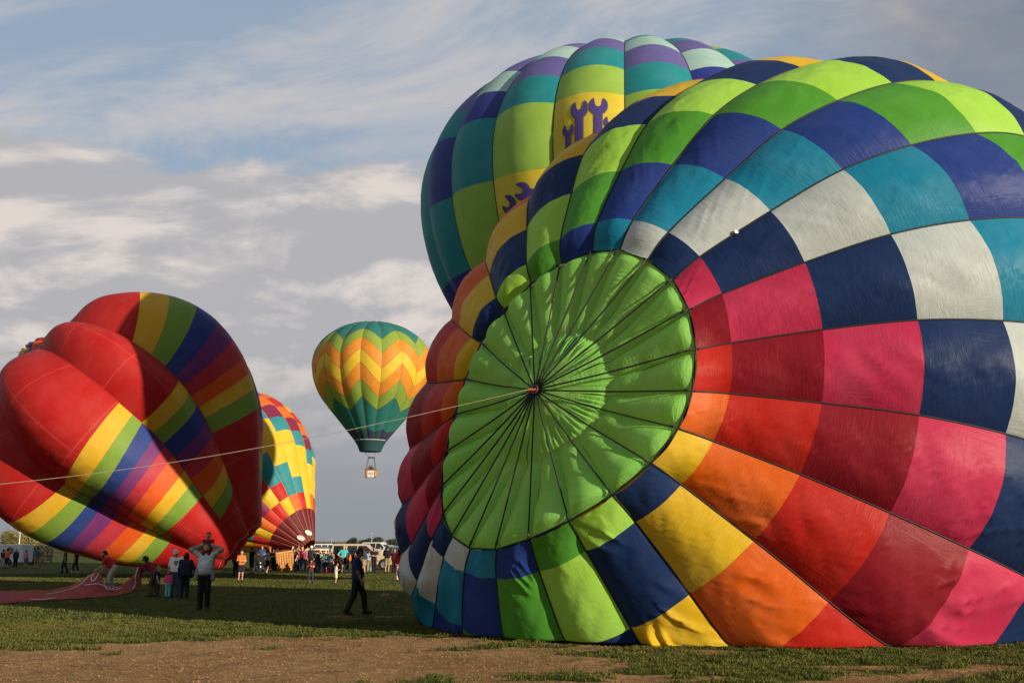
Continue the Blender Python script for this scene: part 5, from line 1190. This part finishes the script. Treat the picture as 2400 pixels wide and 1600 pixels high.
# ------------------------------------------------------------------ vehicles
glass = mat('dark_glass', (.012, .014, .016), .08, .6); tyre_m = mat('tyre', (.016, .016, .016), .85); rim_m = mat('alloy', (.45, .45, .46), .3, .6, .8); chrome = mat('bright_trim', (.5, .5, .5), .25, .6, .9)
lamp_r = mat('tail_lamp', (.35, .01, .01), .2, .6); lamp_w = mat('head_lamp', (.7, .7, .66), .15, .6)
def vehicle(name, label, loc, rz, paint, L=5.1, H=1.85, W=1.95, kind='suv', group=None, open_door=False):
    """side profile faces -y, front towards +x"""
    t_ = thing(name, label, 'car', loc, rz, group)
    h0, hb = .32, .58 * H
    wx = (-L * .30, L * .315); wr = .36
    def arch(cx): return [(cx + wr * 1.12 * math.cos(a), .36 + wr * 1.12 * math.sin(a)) for a in np.linspace(0.05, np.pi - .05, 9)]
    low = [(-L / 2, h0 + .12), (-L / 2 + .08, h0)] + [(x, z) for x, z in arch(wx[0])][::-1] + [(x, z) for x, z in arch(wx[1])][::-1] + [(L / 2 - .1, h0), (L / 2, h0 + .2), (L / 2 - .02, hb - .28), (L / 2 - .16, hb - .10), (L * .22, hb), (-L / 2 + .03, hb + .02)]
    b_ = MB(); n = len(low)
    secs = [(-W / 2 + .07, .0), (-W / 2, .0), (W / 2, 0), (W / 2 - .07, 0)]
    ctr = np.array([0, hb * .62])
    vs = []
    for k_, (y, _) in enumerate(secs):
        s = .975 if k_ in (0, 3) else 1
        vs += [(x * (.992 if s < 1 else 1), y, ctr[1] + (z - ctr[1]) * s) for x, z in low]
    vs = [(x, (-W / 2 if k_ // n == 0 else W / 2 if k_ // n == 3 else (-W / 2 + .09 if k_ // n == 1 else W / 2 - .09)), z) for k_, (x, y, z) in enumerate(vs)]
    # outer skins slightly smaller than the core so that the edges read as rounded
    fs = [tuple(range(n)), tuple(range(4 * n - 1, 3 * n - 1, -1))]
    for r in range(3): fs += [(r * n + i, r * n + n + i, r * n + n + (i + 1) % n, r * n + (i + 1) % n) for i in range(n)]
    b_.add(vs, fs); b_.build('body', paint, t_)
    # cabin
    rear = -L / 2 + (.10 if kind != 'sedan' else 1.0); ft = L * .22; rf = L * .06
    cab = [(rear, hb), (ft, hb), (rf, H - .04), (rf - .25, H), (rear + (.30 if kind != 'sedan' else .75), H), (rear + .16, H - .07)]
    top = .82
    v = [(x, sgn * (W / 2 - .06) * (1 if z <= hb + .01 else top), z) for sgn in (-1, 1) for x, z in cab]; m_ = len(cab)
    MB().add(v, [tuple(range(m_)), tuple(range(2 * m_ - 1, m_ - 1, -1))] + [(i, i + m_, (i + 1) % m_ + m_, (i + 1) % m_) for i in range(m_)]).build('cabin', paint, t_)
    def ys(z): return (W / 2 - .06) * (1 + (top - 1) * (z - hb) / (H - hb)) + .012
    z0, z1 = hb + .04, H - .13
    span = [(rear + .22, rear + .22 + .34 * (rf - rear), 0), (rear + .30 + .34 * (rf - rear), rear + .1 + .70 * (rf - rear), 0), (rear + .18 + .70 * (rf - rear), ft - .10, 1)]
    for sgn in (-1, 1):
        for x0, x1, sl in span:
            xt = x1 if not sl else rf - .06
            MB().add([(x0, sgn * ys(z0), z0), (x1, sgn * ys(z0), z0), (xt, sgn * ys(z1), z1), (x0 + .05, sgn * ys(z1), z1)], [(0, 1, 2, 3)]).build('window', glass, t_)
        MB().box((rear + .27 + .72 * (rf - rear) + .05, sgn * (W / 2 + .02), hb - .14), (.16, .03, .035)).build('door_handle', chrome, t_)
        MB().box((ft - .22, sgn * (W / 2 + .07), hb + .10), (.12, .20, .15), bev=.03).build('wing_mirror', paint, t_)
        MB().box((L * .02, sgn * (W / 2 + .008), h0 + .30), (L * .42, .02, .05)).build('side_strip', mat('dark_trim', (.03, .03, .03), .6), t_)
    MB().add([(ft + .0, -W / 2 + .2, hb + .015), (ft, W / 2 - .2, hb + .015), (rf + .025, W / 2 * top - .12, H - .07), (rf + .025, -W / 2 * top + .12, H - .07)], [(0, 1, 2, 3)]).build('windscreen', glass, t_)
    MB().add([(rear - .012, -W / 2 + .2, hb + .05), (rear - .012, W / 2 - .2, hb + .05), (rear + .13, W / 2 * top - .12, H - .1), (rear + .13, -W / 2 * top + .12, H - .1)], [(3, 2, 1, 0)]).build('rear_window', glass, t_)
    for sgn in (-1, 1):
        for x in wx:
            w = MB().lathe([(.21, -.10), (wr - .03, -.11), (wr, -.08), (wr, .08), (wr - .03, .11), (.21, .10), (.21, -.10)], 20, 'y', (x, sgn * (W / 2 - .12), wr)).build('wheel', tyre_m, t_, True)
            MB().lathe([(.0, -.07), (.09, -.085), (.17, -.06), (.215, -.095), (.215, .095), (.17, .06), (.09, .085), (0, .07)], 16, 'y', (x, sgn * (W / 2 - .12), wr)).build('rim', rim_m, w, True)
        MB().box((L / 2 - .04, sgn * (W / 2 - .28), hb - .26), (.10, .34, .16), bev=.03).build('headlight', lamp_w, t_)
        MB().box((-L / 2 + .03, sgn * (W / 2 - .14), hb - .16), (.08, .16, .34), bev=.02).build('tail_light', lamp_r, t_)
    MB().box((L / 2 - .01, 0, h0 + .12), (.12, W - .25, .16), bev=.03).build('bumper', mat('dark_trim', (.03, .03, .03), .6), t_)
    if open_door:
        MB().add([(span[1][0], -W / 2 - .014, h0 + .12), (span[1][1] + .05, -W / 2 - .014, h0 + .12), (span[1][1] + .05, -W / 2 - .014, hb), (span[1][0], -W / 2 - .014, hb)], [(0, 1, 2, 3)]).build('doorway_shade_sheet', mat('cabin_shade', (.012, .011, .010), .9), t_)  # flat dark sheet on the body, painted shade of the cabin interior
        d = MB().box((0, 0, 0), (1.0, .10, hb - h0 - .1), bev=.03).build('door', paint, t_); d.location = (span[1][1] + .22, -W / 2 - .46, (hb + h0) / 2 + .05); d.rotation_euler = (0, 0, R(-62))
        MB().add([(-.46, 0, (hb - h0) / 2 - .04), (.46, 0, (hb - h0) / 2 - .04), (.40, .05, (hb - h0) / 2 + .52), (-.36, .05, (hb - h0) / 2 + .52)], [(0, 1, 2, 3)]).build('door_window', glass, d)
    return t_
beige = mat('beige_paint', (.42, .35, .24), .3, .5); whitep = mat('white_paint', (.60, .60, .59), .3, .5); silver = mat('silver_paint', (.36, .38, .39), .25, .6, .3); slate = mat('slate_paint', (.10, .12, .15), .3, .5); bluep = mat('blue_grey_paint', (.16, .22, .27), .3, .5)
vehicle('estate_car', 'beige people carrier with its rear door open behind the crowd', at(846, 1335) + np.array([0, 1.2, 0]), R(2), beige, 4.75, 1.78, 1.9, open_door=True)
vehicle('parked_car', 'white off-road car parked beyond the beige people carrier', atY(893, 1273, 122.) * np.array([1, 1, 0]), R(-16), whitep, 4.7, 1.95, 1.9)
vehicle('parked_car', 'silver saloon right of the white off-road car', atY(930, 1273, 118.) * np.array([1, 1, 0]), R(-30), silver, 4.6, 1.5, 1.8, 'sedan', 'cars parked beyond the people carrier')
vehicle('parked_car', 'blue grey saloon at the far right of the row of cars, by the big balloon', atY(951, 1273, 106.) * np.array([1, 1, 0]), R(-28), bluep, 4.5, 1.5, 1.8, 'sedan', 'cars parked beyond the people carrier')
vehicle('parked_car', 'pale silver hatchback between the white off-road car and the saloons', atY(913, 1273, 124.) * np.array([1, 1, 0]), R(-22), silver, 4.2, 1.6, 1.8, 'suv', 'cars parked beyond the people carrier')
vehicle('parked_car', 'dark slate saloon behind the crowd, left of the beige people carrier', atY(745, 1273, 108.) * np.array([1, 1, 0]), R(175), slate, 4.6, 1.5, 1.8, 'sedan')
vehicle('parked_car', 'white van shaped car behind the crowd above the basket', atY(776, 1273, 140.) * np.array([1, 1, 0]), R(4), whitep, 4.9, 1.75, 1.9)
# open cargo trailer
ct = thing('cargo_trailer', 'open dark mesh cargo trailer with a cream sign board above it', 'trailer', at(744, 1337) + np.array([0, .8, 0]), R(3))
MB().box((0, 0, .55), (1.9, 1.3, .10)).build('bed', blk, ct)
for y in (-.65, .65):
    q = MB()
    for x in np.linspace(-.95, .95, 14): q.tube([(x, y, .6), (x, y, 1.1)], .012, 4)
    for z in (.65, .8, .95, 1.1): q.tube([(-.95, y, z), (.95, y, z)], .012, 4)
    q.build('mesh_side', mat('grey_mesh', (.12, .13, .14), .5, .4, .5), ct)
sb = MB().box((-.1, -.70, 1.30), (1.55, .04, .34), bev=.012).build('sign_board', mat('cream_board', (.60, .55, .40), .6), ct)
q = MB()
for x, w in ((-.62, .12), (-.38, .2), (.1, .16), (.32, .1), (.48, .14)): q.box((x - .1, -.725, 1.30), (w, .008, .10))
q.build('sign_marks', badge_ink, sb)
for y in (-.72, .72):
    w = MB().lathe([(.18, -.08), (.30, -.08), (.30, .08), (.18, .08), (.18, -.08)], 16, 'y', (.1, y, .30)).build('wheel', tyre_m, ct, True); MB().lathe([(0, -.06), (.185, -.05), (.185, .05), (0, .06)], 12, 'y', (.1, y, .30)).build('rim', rim_m, w)
MB().tube([(-.95, 0, .52), (-1.8, 0, .45)], .04, 5).build('drawbar', blk, ct)
for k_, (x, y, z, d) in enumerate(((-.5, .1, .85, .5), (.1, -.1, .80, .42), (.6, .1, .84, .46))): MB().box((x, y, z), (.5, .6, d), bev=.05).build('crate', mat('dark_crate', (.03, .03, .035), .7), ct)
# white box trailer with a round black emblem, and the painted one beside it
wt_ = thing('box_trailer', 'white box trailer with a round black emblem at the left edge', 'trailer', atY(26, 1273, 88.) * np.array([1, 1, 0]), R(2))
TH_ = 1.62
MB().box((0, 0, .16 + TH_ / 2), (3.1, 2.0, TH_ - .1), bev=.05).build('box', mat('white_sheet', (.56, .57, .58), .5, noise=.08, nscale=3), wt_)
for x in (-1.5, -.75, 0, .75, 1.5): MB().box((x, -1.005, .16 + TH_ / 2), (.04, .02, TH_ - .16)).build('rib', mat('trailer_rib', (.45, .46, .47), .5), wt_)
v, f = strip_polygon([[(.29 * math.cos(q), .29 * math.sin(q)) for q in np.linspace(0, 2 * np.pi, 33)[:-1]]], 20)
eb = link('emblem', mesh('emblem', np.stack([v[:, 0] + .42, np.full(len(v), -1.02), v[:, 1] + 1.22], 1), f, mat('emblem_black', (.02, .02, .022), .6)), wt_)
q = MB()
for a in np.linspace(0, 2 * np.pi, 7)[:-1]: q.tube([(.42 + .06 * math.cos(a), -1.03, 1.22 + .06 * math.sin(a)), (.42 + .2 * math.cos(a + .5), -1.03, 1.22 + .2 * math.sin(a + .5))], .02, 4)
q.tube([(.42 + .235 * math.cos(a), -1.03, 1.22 + .235 * math.sin(a)) for a in np.linspace(0, 2 * np.pi, 25)], .012, 4, False); q.build('emblem_lines', mat('white_sheet', (.56, .57, .58), .5), eb)
for x in (-.5, .35):
    w = MB().lathe([(.15, -.08), (.27, -.08), (.27, .08), (.15, .08), (.15, -.08)], 16, 'y', (x, -1.0, .27)).build('wheel', tyre_m, wt_, True); MB().lathe([(0, -.06), (.155, -.05), (.155, .05), (0, .06)], 12, 'y', (x, -1.0, .27)).build('rim', rim_m, w)
mt = thing('painted_trailer', 'grey trailer painted with gold and black swirls beside the white one', 'trailer', atY(88, 1273, 92.) * np.array([1, 1, 0]), R(-3))
pm = bpy.data.materials.new('gold_swirl'); pm.use_nodes = True; t = NT(pm.node_tree); b = t.n['Principled BSDF']; co = t.new('ShaderNodeTexCoord').outputs['Object']
t.l.new(t.mix(t.smooth(t.noise(co, 2.2, 3, .5, 2.0), .47, .53), (.03, .025, .02), (.62, .43, .12)), b.inputs['Base Color'])
MB().box((0, 0, .95), (2.1, 1.8, 1.35), bev=.05).build('box', pm, mt); MB().box((-1.25, 0, .95), (.36, 1.8, 1.45), bev=.04).build('end_panel', mat('grey_panel', (.22, .22, .25), .5), mt)
for x in (-.3, .4): MB().lathe([(.0, -.08), (.25, -.08), (.27, 0), (.25, .08), (0, .08)], 14, 'y', (x, -.9, .27)).build('wheel', tyre_m, mt, True)

# ------------------------------------------------------------------ trees, posts, far land
bark = mat('bark', (.09, .06, .04), .9, .1, noise=.3)
def leafmat(name, c):
    if name in MATS: return MATS[name]
    m = bpy.data.materials.new(name); m.use_nodes = True; t = NT(m.node_tree); b = t.n['Principled BSDF']; out = t.n['Material Output']
    co = t.new('ShaderNodeTexCoord').outputs['Object']
    cc = t.mix(t.smooth(t.noise(co, 1.2, 3), .35, .65), tuple(x * .75 for x in c), tuple(x * 1.3 for x in c)); t.l.new(cc, b.inputs['Base Color']); b.inputs['Roughness'].default_value = .7
    tr = t.new('ShaderNodeBsdfTranslucent'); t.l.new(cc, tr.inputs[0]); ms = t.new('ShaderNodeMixShader'); ms.inputs[0].default_value = .3
    t.l.new(b.outputs[0], ms.inputs[1]); t.l.new(tr.outputs[0], ms.inputs[2]); t.l.new(ms.outputs[0], out.inputs[0]); MATS[name] = m; return m
def tree(label, loc, H, Wd, lm, seed, n=2600, leaf=.14, group=None):
    r = np.random.default_rng(seed); root = thing('broadleaf_tree', label, 'tree', loc, 0, group)
    q = MB(); th = H * .34
    q.tube([(0, 0, -.1), (.03 * H, 0, th * .5), (0, .02 * H, th)], [.045 * H, .034 * H, .026 * H], 7)
    tips = []
    for k_ in range(9):
        a = k_ * 2.4 + r.uniform(-.4, .4); el = r.uniform(.35, 1.2); L_ = r.uniform(.6, 1.0)
        e = np.array([math.cos(a) * math.cos(el) * Wd * .42 * L_, math.sin(a) * math.cos(el) * Wd * .42 * L_, th + math.sin(el) * (H - th) * .72 * L_]); tips.append(e)
        q.tube([(0, .02 * H, th * .9), tuple(e * .5 + np.array([0, 0, th * .30])), tuple(e)], [.02 * H, .012 * H, .004 * H], 5)
    q.build('trunk', bark, root, True)
    cl = np.array(tips + [np.array([r.uniform(-.3, .3) * Wd, r.uniform(-.3, .3) * Wd, r.uniform(.5, .9) * H]) for _ in range(10)])
    c = cl[r.integers(0, len(cl), n)] + r.normal(0, 1, (n, 3)) * np.array([Wd * .11, Wd * .11, H * .085]); s = r.uniform(.6, 1.3, n) * leaf
    a = r.normal(0, 1, (n, 3)); a /= np.linalg.norm(a, axis=1)[:, None]; b2 = np.cross(a, r.normal(0, 1, (n, 3))); b2 /= np.linalg.norm(b2, axis=1)[:, None]
    v = np.stack([c - a * s[:, None], c + b2 * s[:, None] * .55, c + a * s[:, None], c - b2 * s[:, None] * .55], 1).reshape(-1, 3)
    link('crown', mesh('crown', v, np.arange(4 * n, dtype=np.int32).reshape(-1, 4), lm, False), root)
    return root
pale_leaf = leafmat('pale_leaves', (.20, .17, .05)); dull = leafmat('dull_leaves', (.045, .055, .025))
tree('pale yellow green spreading tree rising behind the white trailer', atY(32, 1273, 120.) * np.array([1, 1, 0]), 3.3, 3.6, pale_leaf, 1, 2200, .10)
tree('second pale tree behind the trailers, partly under the tilted balloon', atY(62, 1273, 124.) * np.array([1, 1, 0]), 3.0, 3.0, pale_leaf, 2, 1800, .10)
for k_, (x, Y_, H_, W__, lab) in enumerate(((825, 400, 4.2, 4.6, 'small round dark tree on the horizon above the turquoise woman'), (868, 380, 4.0, 6.5, 'broad dark tree on the horizon above the people carrier'), (882, 420, 4.6, 5.5, 'dark tree just right of the broad one on the horizon'), (918, 390, 3.6, 5.0, 'low dark tree on the horizon near the parked cars'), (936, 410, 4.0, 5.5, 'dark tree on the horizon beside the big balloon'), (853, 430, 3.6, 5.0, 'small dark tree left of the broad one on the horizon'))):
    tree(lab, atY(x, 1273, Y_) * np.array([1, 1, 0]), H_, W__, dull, 20 + k_, 900, .35)
def post(name, label, cat, px, Y_, H_, r_, m, head=True):
    t_ = thing(name, label, cat, atY(px, 1273, Y_) * np.array([1, 1, 0])); MB().tube([(0, 0, 0), (0, 0, H_ * .5), (0, 0, H_)], [r_, r_ * .8, r_ * .6], 6).build('pole', m, t_, True)
    if head: MB().box((0, 0, H_ + .05), (r_ * 5, r_ * 5, r_ * 2), bev=r_ * .5).build('head', m, t_)
pole_m = mat('pole_grey', (.33, .34, .35), .5); pole_w = mat('pole_white', (.62, .60, .56), .5)
post('flag_pole', 'pale pole standing in front of the tree behind the white trailer', 'pole', 45, 110., 2.9, .06, pole_w)
post('lamp_post', 'thin lamp post on the horizon above the people carrier', 'lamp post', 871, 300., 4.6, .16, pole_m)
post('lamp_post', 'thin lamp post on the horizon beside the big balloon', 'lamp post', 937, 260., 5.0, .16, pole_m)
post('lamp_post', 'thin lamp post on the horizon near the standing crowd', 'lamp post', 776, 320., 3.2, .14, pole_m)
# low far ridge and scrub line
n = 260; xs = np.linspace(-2600, 2600, n); hh = 3.0 + 5.0 * fbm(xs * .004, xs * 0, 4, 4)
v = np.concatenate([np.stack([xs, np.full(n, 1900.), np.full(n, -2.)], 1), np.stack([xs, np.full(n, 1960.), hh], 1), np.stack([xs, np.full(n, 2500.), np.full(n, -2.)], 1)])
tag(link('far_hills', mesh('far_hills', v, gridfaces(3, n), mat('far_scrub', (.13, .12, .10), .95, .05, noise=.3, nscale=.02))), kind='structure')
r = np.random.default_rng(12); n = 16000
x = r.uniform(-330, 330, n); y = r.uniform(470, 640, n); hgt = (1.2 + 2.2 * fbm(x * .03, y * .02, 5, 3)); z = r.uniform(0, 1, n) * hgt; s = r.uniform(.4, .9, n)
a = r.normal(0, 1, (n, 3)); a /= np.linalg.norm(a, axis=1)[:, None]; b2 = np.cross(a, r.normal(0, 1, (n, 3))); b2 /= np.linalg.norm(b2, axis=1)[:, None]; c = np.stack([x, y, z], 1)
v = np.stack([c - a * s[:, None], c + b2 * s[:, None] * .6, c + a * s[:, None], c - b2 * s[:, None] * .6], 1).reshape(-1, 3)
tag(link('distant_scrub', mesh('distant_scrub', v, np.arange(4 * n, dtype=np.int32).reshape(-1, 4), leafmat('scrub_leaves', (.085, .080, .045)), False)), kind='stuff')
